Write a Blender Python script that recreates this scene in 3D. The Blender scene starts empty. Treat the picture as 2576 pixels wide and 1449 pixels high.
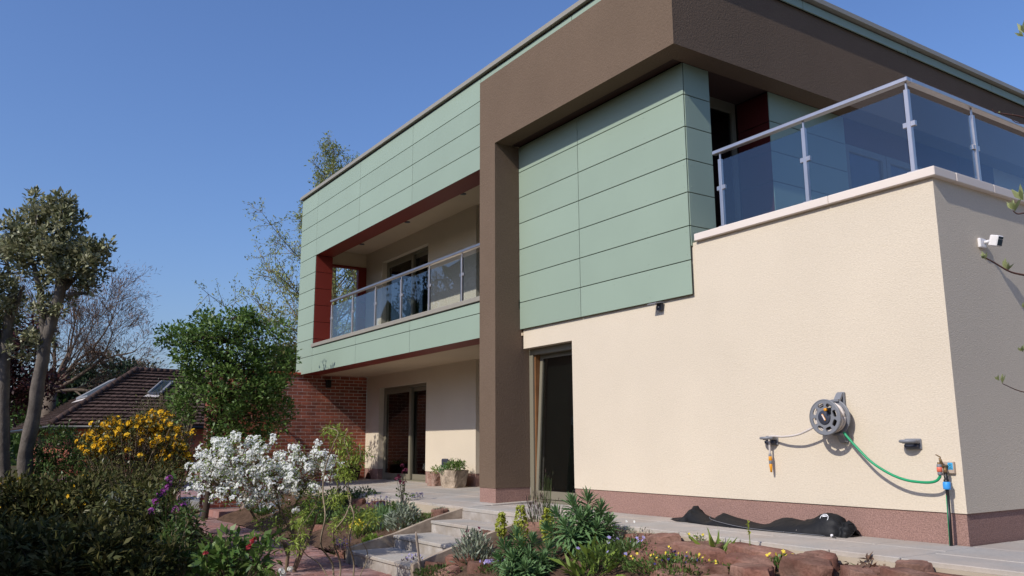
import bpy, math, random
import numpy as np
from mathutils import Vector, Matrix

# ------------------------------------------------------------------ camera
PD = dict(Cx=3.7564, Cy=-6.919, Cz=0.83, yaw=0.983, pitch=0.1855, roll=-0.0057, f=2093.58)
DW, DH = 2576.0, 1449.0
CAM = Vector((PD['Cx'], PD['Cy'], PD['Cz']))
_y, _p, _r = PD['yaw'], PD['pitch'], PD['roll']
FWD = Vector((-math.sin(_y) * math.cos(_p), math.cos(_y) * math.cos(_p), math.sin(_p)))
_rt = Vector((math.cos(_y), math.sin(_y), 0)); _up = _rt.cross(FWD)
RGT = math.cos(_r) * _rt + math.sin(_r) * _up
UPV = -math.sin(_r) * _rt + math.cos(_r) * _up
scene = bpy.context.scene
C = scene.collection
cd = bpy.data.cameras.new('camera'); cam = bpy.data.objects.new('camera', cd); C.objects.link(cam)
cd.sensor_width = 36.0; cd.lens = 36.0 * PD['f'] / DW; cd.clip_start = 0.05; cd.clip_end = 3000
M = Matrix.Identity(4)
for i in range(3):
    M[i][0] = RGT[i]; M[i][1] = UPV[i]; M[i][2] = -FWD[i]; M[i][3] = CAM[i]
cam.matrix_world = M
scene.camera = cam

def ray(a, b): return FWD + RGT * ((a - DW / 2) / PD['f']) - UPV * ((b - DH / 2) / PD['f'])
def at(a, b, depth): return CAM + ray(a, b) * depth
def onz(a, b, z):
    d = ray(a, b); return CAM + d * ((z - CAM.z) / d.z)
def ony(a, b, y):
    d = ray(a, b); return CAM + d * ((y - CAM.y) / d.y)
def onx(a, b, x):
    d = ray(a, b); return CAM + d * ((x - CAM.x) / d.x)

# ------------------------------------------------------------------ light
SUN = Vector((0.185, -1.0, 0.80)).normalized()
elev = math.asin(SUN.z); azim = math.atan2(SUN.x, SUN.y)
world = bpy.data.worlds.new('World'); scene.world = world; world.use_nodes = True
wn = world.node_tree; wn.nodes.clear()
sky = wn.nodes.new('ShaderNodeTexSky'); sky.sky_type = 'NISHITA'; sky.sun_disc = False
sky.sun_elevation = elev; sky.sun_rotation = azim
sky.air_density = 1.4; sky.dust_density = 1.5; sky.ozone_density = 10.0; sky.altitude = 0
bg = wn.nodes.new('ShaderNodeBackground'); bg.inputs['Strength'].default_value = 0.12
wo = wn.nodes.new('ShaderNodeOutputWorld')
wb = wn.nodes.new('ShaderNodeVectorMath'); wb.operation = 'MULTIPLY'; wb.inputs[1].default_value = (1.05, 0.95, 1.05)   # camera white balance
wn.links.new(sky.outputs[0], wb.inputs[0]); wn.links.new(wb.outputs[0], bg.inputs[0]); wn.links.new(bg.outputs[0], wo.inputs[0])
sl = bpy.data.lights.new('sun', 'SUN'); sl.energy = 3.35; sl.angle = math.radians(0.53); sl.color = (1.0, 0.95, 0.87)
so = bpy.data.objects.new('sun', sl); C.objects.link(so)
so.rotation_euler = (-SUN).to_track_quat('-Z', 'Y').to_euler(); so.location = (5, -20, 20)
vs = scene.view_settings
vs.view_transform = 'Standard'; vs.look = 'None'; vs.gamma = 1; vs.exposure = 0.25; vs.use_curve_mapping = False
scene.render.engine = 'CYCLES'
scene.cycles.max_bounces = 8; scene.cycles.transparent_max_bounces = 24
scene.cycles.use_denoising = True

RNG = np.random.default_rng(7)
random.seed(7)

# ------------------------------------------------------------------ materials
MATS = {}
class NT:
    def __init__(s, name):
        s.m = bpy.data.materials.new(name); s.m.use_nodes = True
        s.t = s.m.node_tree; s.t.nodes.clear()
        s.out = s.t.nodes.new('ShaderNodeOutputMaterial')
    def n(s, typ, **kw):
        nd = s.t.nodes.new(typ)
        for k, v in kw.items():
            if k in nd.inputs: nd.inputs[k].default_value = v
            else: setattr(nd, k, v)
        return nd
    def l(s, a, b): s.t.links.new(a, b)
def rgba(c): return (c[0], c[1], c[2], 1.0)

def mat_surface(name, base, var=0.12, vscale=3.0, fine=0.0, fscale=60.0, rough=0.8, bump=0.0, bscale=80.0,
                bstretch=(1, 1, 1), spec=0.3, metallic=0.0, col2=None, mixscale=1.2, bdist=0.01, island=0.0, detail=4.0):
    """mottled surface: broad tonal drift, fine speckle, bump; all in object space"""
    t = NT(name)
    tc = t.n('ShaderNodeTexCoord'); geo = t.n('ShaderNodeNewGeometry')
    pos = geo.outputs['Position']
    p = t.n('ShaderNodeBsdfPrincipled'); p.inputs['Roughness'].default_value = rough
    p.inputs['Specular IOR Level'].default_value = spec; p.inputs['Metallic'].default_value = metallic
    nz = t.n('ShaderNodeTexNoise', Scale=vscale, Detail=detail); t.l(pos, nz.inputs['Vector'])
    ramp = t.n('ShaderNodeMapRange'); ramp.inputs['From Min'].default_value = 0.3; ramp.inputs['From Max'].default_value = 0.7
    ramp.inputs['To Min'].default_value = 1 - var; ramp.inputs['To Max'].default_value = 1 + var
    t.l(nz.outputs['Fac'], ramp.inputs['Value'])
    col = t.n('ShaderNodeMix', data_type='RGBA'); col.inputs['A'].default_value = rgba(base)
    col.inputs['B'].default_value = rgba(col2 if col2 else base); col.inputs['Factor'].default_value = 0
    if col2:
        n2 = t.n('ShaderNodeTexNoise', Scale=mixscale, Detail=5.0); t.l(pos, n2.inputs['Vector'])
        mr = t.n('ShaderNodeMapRange'); mr.inputs['From Min'].default_value = .4; mr.inputs['From Max'].default_value = .62
        t.l(n2.outputs['Fac'], mr.inputs['Value']); t.l(mr.outputs[0], col.inputs['Factor'])
    mul = t.n('ShaderNodeVectorMath', operation='SCALE'); t.l(col.outputs['Result'], mul.inputs[0])
    val = ramp.outputs[0]
    if fine:
        n3 = t.n('ShaderNodeTexNoise', Scale=fscale, Detail=2.0); t.l(pos, n3.inputs['Vector'])
        m3 = t.n('ShaderNodeMapRange'); m3.inputs['From Min'].default_value = .3; m3.inputs['From Max'].default_value = .7
        m3.inputs['To Min'].default_value = 1 - fine; m3.inputs['To Max'].default_value = 1 + fine
        t.l(n3.outputs['Fac'], m3.inputs['Value'])
        mm = t.n('ShaderNodeMath', operation='MULTIPLY'); t.l(val, mm.inputs[0]); t.l(m3.outputs[0], mm.inputs[1]); val = mm.outputs[0]
    if island:
        m4 = t.n('ShaderNodeMapRange'); m4.inputs['To Min'].default_value = 1 - island; m4.inputs['To Max'].default_value = 1 + island
        t.l(geo.outputs['Random Per Island'], m4.inputs['Value'])
        oi = t.n('ShaderNodeObjectInfo'); m5 = t.n('ShaderNodeMapRange'); m5.inputs['To Min'].default_value = 1 - island; m5.inputs['To Max'].default_value = 1 + island
        t.l(oi.outputs['Random'], m5.inputs['Value'])
        mm = t.n('ShaderNodeMath', operation='MULTIPLY'); t.l(val, mm.inputs[0]); t.l(m4.outputs[0], mm.inputs[1])
        mk = t.n('ShaderNodeMath', operation='MULTIPLY'); t.l(mm.outputs[0], mk.inputs[0]); t.l(m5.outputs[0], mk.inputs[1]); val = mk.outputs[0]
    t.l(val, mul.inputs['Scale']); t.l(mul.outputs[0], p.inputs['Base Color'])
    if bump:
        mp = t.n('ShaderNodeMapping'); mp.inputs['Scale'].default_value = bstretch; t.l(pos, mp.inputs['Vector'])
        nb = t.n('ShaderNodeTexNoise', Scale=bscale, Detail=3.0, Distortion=0.6); t.l(mp.outputs[0], nb.inputs['Vector'])
        bp = t.n('ShaderNodeBump'); bp.inputs['Strength'].default_value = bump; bp.inputs['Distance'].default_value = bdist
        t.l(nb.outputs['Fac'], bp.inputs['Height']); t.l(bp.outputs[0], p.inputs['Normal'])
    t.l(p.outputs[0], t.out.inputs[0])
    MATS[name] = t.m; return t.m

def mat_leaf(name, cols, rough=0.5, trans=0.25, spec=0.35, pos=None):
    t = NT(name)
    geo = t.n('ShaderNodeNewGeometry'); cr = t.n('ShaderNodeValToRGB'); cr.color_ramp.interpolation = 'LINEAR'
    el = cr.color_ramp.elements
    while len(el) < len(cols): el.new(0.5)
    for i, c in enumerate(cols):
        el[i].position = (pos[i] if pos else i / max(1, len(cols) - 1)); el[i].color = rgba(c)
    t.l(geo.outputs['Random Per Island'], cr.inputs[0])
    p = t.n('ShaderNodeBsdfPrincipled'); p.inputs['Roughness'].default_value = rough; p.inputs['Specular IOR Level'].default_value = spec
    t.l(cr.outputs[0], p.inputs['Base Color'])
    tr = t.n('ShaderNodeBsdfTranslucent'); t.l(cr.outputs[0], tr.inputs['Color'])
    mx = t.n('ShaderNodeMixShader'); mx.inputs[0].default_value = trans
    t.l(p.outputs[0], mx.inputs[1]); t.l(tr.outputs[0], mx.inputs[2]); t.l(mx.outputs[0], t.out.inputs[0])
    MATS[name] = t.m; return t.m

def mat_glass(name, tint, f0=0.05, rough=0.0, power=5.0):
    """thin pane: tinted see-through plus mirror reflection by angle"""
    t = NT(name)
    lw = t.n('ShaderNodeLayerWeight'); lw.inputs['Blend'].default_value = 0.5
    geo = t.n('ShaderNodeNewGeometry')
    dt = t.n('ShaderNodeVectorMath', operation='DOT_PRODUCT'); t.l(geo.outputs['Normal'], dt.inputs[0]); t.l(geo.outputs['Incoming'], dt.inputs[1])
    ab = t.n('ShaderNodeMath', operation='ABSOLUTE'); t.l(dt.outputs['Value'], ab.inputs[0])
    su = t.n('ShaderNodeMath', operation='SUBTRACT'); su.inputs[0].default_value = 1.0; t.l(ab.outputs[0], su.inputs[1])
    pw = t.n('ShaderNodeMath', operation='POWER'); t.l(su.outputs[0], pw.inputs[0]); pw.inputs[1].default_value = power
    ma = t.n('ShaderNodeMath', operation='MULTIPLY_ADD'); t.l(pw.outputs[0], ma.inputs[0]); ma.inputs[1].default_value = 1 - f0; ma.inputs[2].default_value = f0
    tb = t.n('ShaderNodeBsdfTransparent'); tb.inputs['Color'].default_value = rgba(tint)
    gb = t.n('ShaderNodeBsdfGlossy'); gb.inputs['Roughness'].default_value = rough; gb.inputs['Color'].default_value = (1, 1, 1, 1)
    mx = t.n('ShaderNodeMixShader'); t.l(ma.outputs[0], mx.inputs[0]); t.l(tb.outputs[0], mx.inputs[1]); t.l(gb.outputs[0], mx.inputs[2])
    t.l(mx.outputs[0], t.out.inputs[0])
    MATS[name] = t.m; return t.m

def mat_plain(name, base, rough=0.5, spec=0.4, metallic=0.0, var=0.06, vscale=12.0):
    return mat_surface(name, base, var=var, vscale=vscale, rough=rough, spec=spec, metallic=metallic, detail=2.0)

mat_surface('cream_render', (0.645, 0.555, 0.43), var=0.035, vscale=0.9, fine=0.05, fscale=55, rough=0.9, bump=0.32, bscale=56, bstretch=(1, 1, 1.9), spec=0.15, bdist=0.012)
mat_surface('cream_smooth', (0.60, 0.49, 0.35), var=0.04, vscale=1.0, rough=0.9, spec=0.15, bump=0.2, bscale=60)
mat_surface('coping_cream', (0.72, 0.63, 0.55), var=0.03, vscale=2.0, rough=0.6, spec=0.3)
mat_surface('plinth_pebble', (0.30, 0.18, 0.147), var=0.05, vscale=1.5, fine=0.30, fscale=95, rough=0.85, bump=0.6, bscale=110, spec=0.25)
mat_surface('brown_render', (0.150, 0.105, 0.073), var=0.05, vscale=1.4, fine=0.07, fscale=60, rough=0.92, bump=0.5, bscale=45, spec=0.12, bdist=0.012)
mat_surface('green_panel', (0.285, 0.360, 0.278), var=0.025, vscale=1.2, rough=0.5, spec=0.35, island=0.04)
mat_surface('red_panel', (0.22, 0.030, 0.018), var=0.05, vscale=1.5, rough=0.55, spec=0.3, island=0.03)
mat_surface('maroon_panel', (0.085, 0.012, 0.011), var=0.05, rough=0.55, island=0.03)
mat_surface('blind', (0.040, 0.041, 0.036), var=0.1, rough=0.8)
mat_surface('soffit_brown', (0.055, 0.030, 0.024), var=0.05, rough=0.8)
mat_surface('dark_cavity', (0.012, 0.012, 0.012), var=0.05, rough=0.9)
mat_surface('roof_trim', (0.29, 0.265, 0.215), var=0.03, rough=0.45, spec=0.4)
mat_surface('roof_membrane', (0.16, 0.16, 0.16), var=0.1, rough=0.9)
mat_surface('olive_frame', (0.20, 0.18, 0.13), var=0.03, rough=0.4, spec=0.4)
mat_surface('wood_inner', (0.20, 0.09, 0.035), var=0.15, vscale=6, rough=0.5)
mat_surface('steel', (0.64, 0.58, 0.54), var=0.04, vscale=8, rough=0.38, metallic=1.0)
mat_glass('balcony_glass', (0.80, 0.85, 0.87), f0=0.065)
mat_glass('tinted_glass', (0.60, 0.70, 0.78), f0=0.075)
mat_glass('window_glass', (0.55, 0.57, 0.56), f0=0.06)
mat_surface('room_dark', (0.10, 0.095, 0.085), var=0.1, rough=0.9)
mat_surface('room_pale', (0.55, 0.53, 0.47), var=0.1, rough=0.9)
mat_surface('sandstone_slab', (0.41, 0.355, 0.30), var=0.10, vscale=2.2, fine=0.05, fscale=30, rough=0.85, bump=0.25, bscale=14, bstretch=(1, 3, 1), spec=0.2, col2=(0.375, 0.35, 0.315), mixscale=1.6, island=0.05)
mat_surface('grey_kerb', (0.19, 0.185, 0.18), var=0.2, vscale=5, rough=0.9)
mat_surface('concrete_step', (0.40, 0.365, 0.33), var=0.12, vscale=4, fine=0.08, fscale=40, rough=0.9, bump=0.3, bscale=30, col2=(0.30, 0.26, 0.22), mixscale=5)
mat_surface('timber_kerb', (0.40, 0.32, 0.24), var=0.15, vscale=5, rough=0.85, bump=0.25, bscale=30, bstretch=(1, .3, 1), col2=(0.26, 0.20, 0.15), mixscale=6)
mat_surface('mortar', (0.42, 0.35, 0.26), var=0.1, rough=0.95)
mat_surface('red_rock', (0.175, 0.083, 0.060), var=0.28, vscale=5, fine=0.12, fscale=40, rough=0.92, bump=0.7, bscale=18, spec=0.12, col2=(0.235, 0.135, 0.10), mixscale=3.5, island=0.2, bdist=0.02)
mat_surface('soil', (0.10, 0.062, 0.042), var=0.3, vscale=9, fine=0.3, fscale=60, rough=0.97, bump=0.8, bscale=35, spec=0.08, bdist=0.02)
mat_surface('paver', (0.31, 0.155, 0.13), var=0.15, vscale=6, fine=0.08, rough=0.85, bump=0.2, bscale=40, island=0.24, col2=(0.28, 0.185, 0.17), mixscale=3)
mat_surface('brick', (0.42, 0.125, 0.072), var=0.14, vscale=7, fine=0.1, fscale=60, rough=0.9, bump=0.3, bscale=50, island=0.28, col2=(0.26, 0.095, 0.068), mixscale=2.0)
mat_surface('brick_mortar', (0.62, 0.55, 0.47), var=0.15, vscale=8, rough=0.95)
mat_surface('red_coping', (0.40, 0.06, 0.03), var=0.1, rough=0.5)
mat_surface('roof_tile', (0.075, 0.047, 0.038), var=0.15, vscale=1.2, fine=0.35, fscale=7, rough=0.9, island=0.14, spec=0.2)
mat_surface('grey_plastic', (0.20, 0.205, 0.22), var=0.04, rough=0.45, spec=0.4)
mat_surface('dark_plastic', (0.045, 0.05, 0.07), var=0.05, rough=0.4, spec=0.4)
mat_plain('black_plastic', (0.012, 0.012, 0.013), rough=0.4)
mat_plain('yellow_plastic', (0.75, 0.31, 0.012), rough=0.4)
mat_plain('orange_plastic', (0.72, 0.15, 0.085), rough=0.45)
mat_plain('blue_plastic', (0.05, 0.32, 0.75), rough=0.4)
mat_plain('green_hose', (0.015, 0.30, 0.125), rough=0.4)
mat_plain('grey_hose', (0.58, 0.52, 0.47), rough=0.5)
mat_plain('white_plastic', (0.72, 0.70, 0.70), rough=0.4)
mat_plain('sensor_glass', (0.035, 0.05, 0.06), rough=0.5, spec=0.06)
mat_plain('sign_blue', (0.07, 0.42, 0.72), rough=0.4)
mat_plain('pale_block', (0.46, 0.36, 0.28), rough=0.7)
mat_surface('brass', (0.23, 0.15, 0.075), var=0.25, vscale=30, rough=0.5, metallic=0.6)
mat_surface('bag_fabric', (0.010, 0.010, 0.011), var=0.12, vscale=8, rough=0.6, spec=0.25, bump=0.25, bscale=9, bdist=0.03)
mat_plain('white_print', (0.75, 0.75, 0.76), rough=0.6)
mat_surface('trough_stone', (0.43, 0.34, 0.25), var=0.22, vscale=9, fine=0.15, fscale=50, rough=0.95, bump=0.8, bscale=22, col2=(0.28, 0.22, 0.16), mixscale=6, bdist=0.02)
mat_surface('trough_pink', (0.36, 0.24, 0.185), var=0.2, vscale=9, fine=0.15, fscale=50, rough=0.95, bump=0.8, bscale=22, col2=(0.26, 0.15, 0.11), mixscale=7, bdist=0.02)
mat_surface('glazed_pot', (0.05, 0.02, 0.015), var=0.1, rough=0.15, spec=0.6)
mat_surface('bark_grey', (0.15, 0.128, 0.108), var=0.25, vscale=7, fine=0.12, fscale=40, rough=0.95, bump=0.6, bscale=16, bstretch=(1, 1, .4), spec=0.1, bdist=0.02)
mat_surface('bark_dark', (0.075, 0.055, 0.042), var=0.25, vscale=8, rough=0.95, spec=0.1)
mat_surface('bark_tan', (0.20, 0.145, 0.095), var=0.2, vscale=10, rough=0.9, spec=0.15)
mat_surface('twig_pale', (0.27, 0.21, 0.14), var=0.2, vscale=10, rough=0.9, spec=0.1)
mat_surface('twig_grey', (0.13, 0.10, 0.075), var=0.2, vscale=10, rough=0.9, spec=0.1)
mat_surface('twig_red', (0.085, 0.04, 0.03), var=0.2, vscale=20, rough=0.6, spec=0.3)
mat_surface('old_timber', (0.30, 0.24, 0.19), var=0.2, vscale=10, rough=0.95, bump=0.4, bscale=30, bstretch=(1, 1, .2))
mat_leaf('leaf_holm', [(0.09, 0.11, 0.045), (0.28, 0.285, 0.15), (0.46, 0.44, 0.28), (0.13, 0.145, 0.055)], rough=0.5, trans=0.22)
mat_leaf('leaf_green', [(0.05, 0.11, 0.022), (0.12, 0.20, 0.045), (0.19, 0.27, 0.075), (0.08, 0.155, 0.03)], rough=0.45, trans=0.28)
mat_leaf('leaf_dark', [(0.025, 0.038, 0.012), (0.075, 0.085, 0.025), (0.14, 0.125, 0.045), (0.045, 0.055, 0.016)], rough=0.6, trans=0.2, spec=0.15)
mat_leaf('leaf_olive', [(0.035, 0.05, 0.015), (0.10, 0.105, 0.03), (0.16, 0.15, 0.05)], rough=0.4, trans=0.2)
mat_leaf('leaf_mid', [(0.045, 0.085, 0.02), (0.10, 0.165, 0.04), (0.075, 0.10, 0.03)], rough=0.45, trans=0.25)
mat_leaf('leaf_fresh', [(0.12, 0.20, 0.03), (0.24, 0.33, 0.06), (0.17, 0.25, 0.045)], rough=0.5, trans=0.35)
mat_leaf('leaf_willow', [(0.26, 0.35, 0.05), (0.38, 0.45, 0.09), (0.20, 0.28, 0.045)], rough=0.5, trans=0.35)
mat_leaf('leaf_bud', [(0.36, 0.42, 0.16), (0.52, 0.54, 0.27)], rough=0.5, trans=0.35)
mat_leaf('leaf_lime', [(0.30, 0.34, 0.04), (0.46, 0.47, 0.07), (0.24, 0.30, 0.04)], rough=0.5, trans=0.3)
mat_leaf('leaf_larch', [(0.20, 0.26, 0.06), (0.36, 0.40, 0.12), (0.26, 0.24, 0.09)], rough=0.6, trans=0.3)
mat_leaf('leaf_copper', [(0.05, 0.018, 0.018), (0.085, 0.03, 0.028), (0.035, 0.016, 0.015)], rough=0.5, trans=0.2)
mat_leaf('leaf_euphorbia', [(0.08, 0.165, 0.055), (0.17, 0.28, 0.11), (0.12, 0.22, 0.085)], rough=0.5, trans=0.2)
mat_leaf('leaf_yellowed', [(0.40, 0.30, 0.06), (0.30, 0.26, 0.07)], rough=0.6, trans=0.2)
mat_leaf('leaf_silver', [(0.20, 0.235, 0.17), (0.32, 0.36, 0.27), (0.14, 0.18, 0.11)], rough=0.7, trans=0.15)
mat_leaf('leaf_conifer', [(0.022, 0.04, 0.018), (0.045, 0.065, 0.03)], rough=0.6, trans=0.1)
mat_leaf('leaf_bronze', [(0.05, 0.03, 0.03), (0.09, 0.05, 0.045), (0.05, 0.07, 0.03)], rough=0.5, trans=0.2)
mat_leaf('leaf_litter', [(0.16, 0.08, 0.05), (0.26, 0.17, 0.11), (0.09, 0.05, 0.035)], rough=0.8, trans=0.1)
mat_leaf('grass_blade', [(0.06, 0.13, 0.02), (0.13, 0.23, 0.04), (0.09, 0.16, 0.03)], rough=0.5, trans=0.3)
mat_leaf('petal_white', [(0.90, 0.90, 0.85), (0.93, 0.93, 0.91), (0.85, 0.86, 0.76)], rough=0.6, trans=0.42, spec=0.2)
mat_leaf('petal_yellow', [(0.72, 0.40, 0.012), (0.84, 0.54, 0.03), (0.68, 0.33, 0.012)], rough=0.6, trans=0.25, spec=0.2)
mat_leaf('petal_lemon', [(0.80, 0.62, 0.03), (0.85, 0.70, 0.12)], rough=0.6, trans=0.25, spec=0.2)
mat_leaf('petal_purple', [(0.30, 0.06, 0.30), (0.42, 0.11, 0.40)], rough=0.6, trans=0.25, spec=0.2)
mat_leaf('petal_blue', [(0.055, 0.045, 0.20), (0.10, 0.08, 0.30)], rough=0.6, trans=0.2, spec=0.2)
mat_leaf('petal_lilac', [(0.33, 0.28, 0.58), (0.50, 0.46, 0.72), (0.24, 0.15, 0.45)], rough=0.6, trans=0.25, spec=0.2)
mat_leaf('petal_red', [(0.30, 0.02, 0.03), (0.42, 0.04, 0.05)], rough=0.5, trans=0.2, spec=0.3)
mat_leaf('petal_maroon', [(0.10, 0.012, 0.035), (0.16, 0.03, 0.06)], rough=0.5, trans=0.2, spec=0.3)
mat_surface('ground_cover', (0.075, 0.085, 0.035), var=0.3, vscale=2.5, fine=0.25, fscale=30, rough=0.97, spec=0.08, bump=0.6, bscale=20, col2=(0.085, 0.058, 0.038), mixscale=0.6)

# ------------------------------------------------------------------ mesh helpers
class MB:
    """collects shapes; build() links them as ONE mesh object"""
    def __init__(s): s.v = []; s.f = []; s.sm = []; s.mi = []; s.cur = 0
    def add(s, vs, fs, smooth=False):
        o = len(s.v); s.v += [tuple(v) for v in vs]
        for f in fs: s.f.append([i + o for i in f]); s.sm.append(smooth); s.mi.append(s.cur)
        return s
    def box(s, x0, x1, y0, y1, z0, z1):
        vs = [(x0, y0, z0), (x1, y0, z0), (x1, y1, z0), (x0, y1, z0), (x0, y0, z1), (x1, y0, z1), (x1, y1, z1), (x0, y1, z1)]
        return s.add(vs, [(0, 3, 2, 1), (4, 5, 6, 7), (0, 1, 5, 4), (1, 2, 6, 5), (2, 3, 7, 6), (3, 0, 4, 7)])
    def bbox(s, x0, x1, y0, y1, z0, z1, b):
        """box with chamfered edges"""
        vs = []
        for (x, y, z) in [(0, 0, 0), (1, 0, 0), (1, 1, 0), (0, 1, 0), (0, 0, 1), (1, 0, 1), (1, 1, 1), (0, 1, 1)]:
            X = (x0, x1)[x]; Y = (y0, y1)[y]; Z = (z0, z1)[z]
            dx = b if x == 0 else -b; dy = b if y == 0 else -b; dz = b if z == 0 else -b
            vs += [(X, Y + dy, Z + dz), (X + dx, Y, Z + dz), (X + dx, Y + dy, Z)]
        I = lambda c, k: c * 3 + k
        fs = [(I(0, 2), I(3, 2), I(2, 2), I(1, 2)), (I(4, 2), I(5, 2), I(6, 2), I(7, 2)),
              (I(0, 1), I(1, 1), I(5, 1), I(4, 1)), (I(1, 0), I(2, 0), I(6, 0), I(5, 0)),
              (I(2, 1), I(3, 1), I(7, 1), I(6, 1)), (I(3, 0), I(0, 0), I(4, 0), I(7, 0))]
        for a, b_, k1, k2 in [(0, 1, 1, 2), (1, 2, 0, 2), (2, 3, 1, 2), (3, 0, 0, 2), (4, 5, 1, 2), (5, 6, 0, 2), (6, 7, 1, 2), (7, 4, 0, 2), (0, 4, 0, 1), (1, 5, 0, 1), (2, 6, 0, 1), (3, 7, 0, 1)]:
            fs.append((I(a, k1), I(b_, k1), I(b_, k2), I(a, k2)))
        for c in range(8): fs.append((I(c, 0), I(c, 1), I(c, 2)))
        return s.add(vs, fs)
    def prism(s, poly, h0, h1, axis='z'):
        n = len(poly); vs = []
        for h in (h0, h1):
            for (a, b) in poly:
                vs.append((a, b, h) if axis == 'z' else ((a, h, b) if axis == 'y' else (h, a, b)))
        fs = [tuple(range(n - 1, -1, -1)), tuple(range(n, 2 * n))] + [(i, (i + 1) % n, n + (i + 1) % n, n + i) for i in range(n)]
        return s.add(vs, fs)
    def tube(s, pts, rad, n=8, cap=True, smooth=True):
        pts = [Vector(p) for p in pts]; m = len(pts)
        if not hasattr(rad, '__len__'): rad = [rad] * m
        vs = []; prev = None
        for i, p in enumerate(pts):
            t = (pts[min(i + 1, m - 1)] - pts[max(i - 1, 0)])
            if t.length < 1e-9: t = Vector((0, 0, 1))
            t.normalize()
            if prev is None:
                a = t.orthogonal().normalized()
            else:
                a = prev - t * prev.dot(t)
                if a.length < 1e-6: a = t.orthogonal()
                a.normalize()
            prev = a; b = t.cross(a)
            for k in range(n):
                an = 2 * math.pi * k / n
                vs.append(p + (a * math.cos(an) + b * math.sin(an)) * rad[i])
        fs = []
        for i in range(m - 1):
            for k in range(n):
                k2 = (k + 1) % n
                fs.append((i * n + k, i * n + k2, (i + 1) * n + k2, (i + 1) * n + k))
        s.add(vs, fs, smooth)
        if cap and n > 3:
            o = len(s.v) - len(vs)
            s.f.append([o + k for k in range(n - 1, -1, -1)]); s.sm.append(False); s.mi.append(s.cur)
            s.f.append([o + (m - 1) * n + k for k in range(n)]); s.sm.append(False); s.mi.append(s.cur)
        return s
    def lathe(s, prof, center, axis=(0, 0, 1), n=24, smooth=True, closed=False):
        ax = Vector(axis).normalized(); a = ax.orthogonal().normalized(); b = ax.cross(a); c = Vector(center)
        vs = []
        for (r, h) in prof:
            for k in range(n):
                an = 2 * math.pi * k / n
                vs.append(c + ax * h + (a * math.cos(an) + b * math.sin(an)) * r)
        m = len(prof); fs = []
        for i in range(m - 1 + (1 if closed else 0)):
            j = (i + 1) % m
            for k in range(n):
                k2 = (k + 1) % n
                fs.append((i * n + k, i * n + k2, j * n + k2, j * n + k))
        return s.add(vs, fs, smooth)
    def build(s, name, mat, parent=None, kind=None, loc=None):
        me = bpy.data.meshes.new(name); me.from_pydata(s.v, [], s.f)
        mats = mat if isinstance(mat, (list, tuple)) else [mat]
        for m in mats: me.materials.append(MATS[m] if isinstance(m, str) else m)
        me.polygons.foreach_set('use_smooth', s.sm)
        if len(mats) > 1: me.polygons.foreach_set('material_index', s.mi)
        me.update()
        return link(name, me, parent, kind, loc)

def link(name, me, parent=None, kind=None, loc=None):
    o = bpy.data.objects.new(name, me); C.objects.link(o)
    if parent is not None:
        o.parent = parent
        o.matrix_parent_inverse = Matrix.Translation(-wloc(parent))
    if kind: o['kind'] = kind
    if loc is not None: o.location = loc
    return o
def wloc(o):
    v = Vector((0, 0, 0))
    while o is not None and o.type == 'EMPTY':
        v = v + o.location; o = o.parent
        break
    return v
def tag(o, label, cat, group=None):
    o['label'] = label; o['category'] = cat
    if group: o['group'] = group
    return o
def thing(name, label, cat, loc=(0, 0, 0), group=None):
    o = bpy.data.objects.new(name, None); C.objects.link(o); o.location = loc
    o.empty_display_size = 0.1
    return tag(o, label, cat, group)
def struct(o):
    o['kind'] = 'structure'; return o

def quads_mesh(name, V, mat, parent=None, kind='stuff', per=4):
    """V: (n, per, 3) array of separate polygons -> one object"""
    n = V.shape[0]; me = bpy.data.meshes.new(name)
    me.vertices.add(n * per); me.vertices.foreach_set('co', V.reshape(-1).astype(np.float32))
    me.loops.add(n * per); me.loops.foreach_set('vertex_index', np.arange(n * per, dtype=np.int32))
    me.polygons.add(n); me.polygons.foreach_set('loop_start', np.arange(0, n * per, per, dtype=np.int32))
    me.update(calc_edges=True)
    me.materials.append(MATS[mat])
    return link(name, me, parent, kind)

def unit(a): return a / np.maximum(1e-9, np.linalg.norm(a, axis=-1, keepdims=True))
def leaves(P, dirs, size, width=0.45, fold=0.18, jit=0.35, rng=RNG, droop=0.0):
    """P (n,3) leaf bases, dirs (n,3) pointing directions -> (n,4,3) folded rhombic leaves"""
    n = len(P)
    d = unit(dirs + rng.normal(0, jit, (n, 3)))
    if droop: d = unit(d + np.array([0, 0, -droop]))
    r = rng.normal(0, 1, (n, 3)); up = np.array([0, 0, 1.0]) + 0.5 * r
    sd = unit(np.cross(d, up)); nn = np.cross(sd, d)
    L = size * rng.uniform(0.65, 1.3, (n, 1)); w = L * width * 0.5
    base = P; tip = P + d * L
    mid = P + d * L * 0.48 + nn * L * fold * 0.4
    return np.stack([base, mid - sd * w + nn * fold * w, tip, mid + sd * w + nn * fold * w], axis=1)
def ball_pts(c, r, n, rng=RNG, shell=0.5):
    """points in an ellipsoid biased to its shell"""
    d = unit(rng.normal(0, 1, (n, 3))); k = rng.uniform(shell ** 3, 1, (n, 1)) ** (1 / 3)
    return np.array(c) + d * k * np.array(r), d
# ------------------------------------------------------------------ the house
HP = 0.254; HC = 3.1; ZCOP = 3.185
XPR, XPL = -6.357, -6.792; YD = -0.477; YG = -0.43
XL, XLJ = -14.986, -13.962
ZR = 6.566; PH = 0.3788; ZO = ZR - 4 * PH; ZSB = ZR - 11 * PH; ZBB = 5.319; ZBT = 6.449
XB = -2.859; BX0 = 2.494; PH2 = 0.4042
YW = 1.2; XWL, XWR = -14.66, -9.67; YT = 10.0
GAP = 0.010

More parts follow.
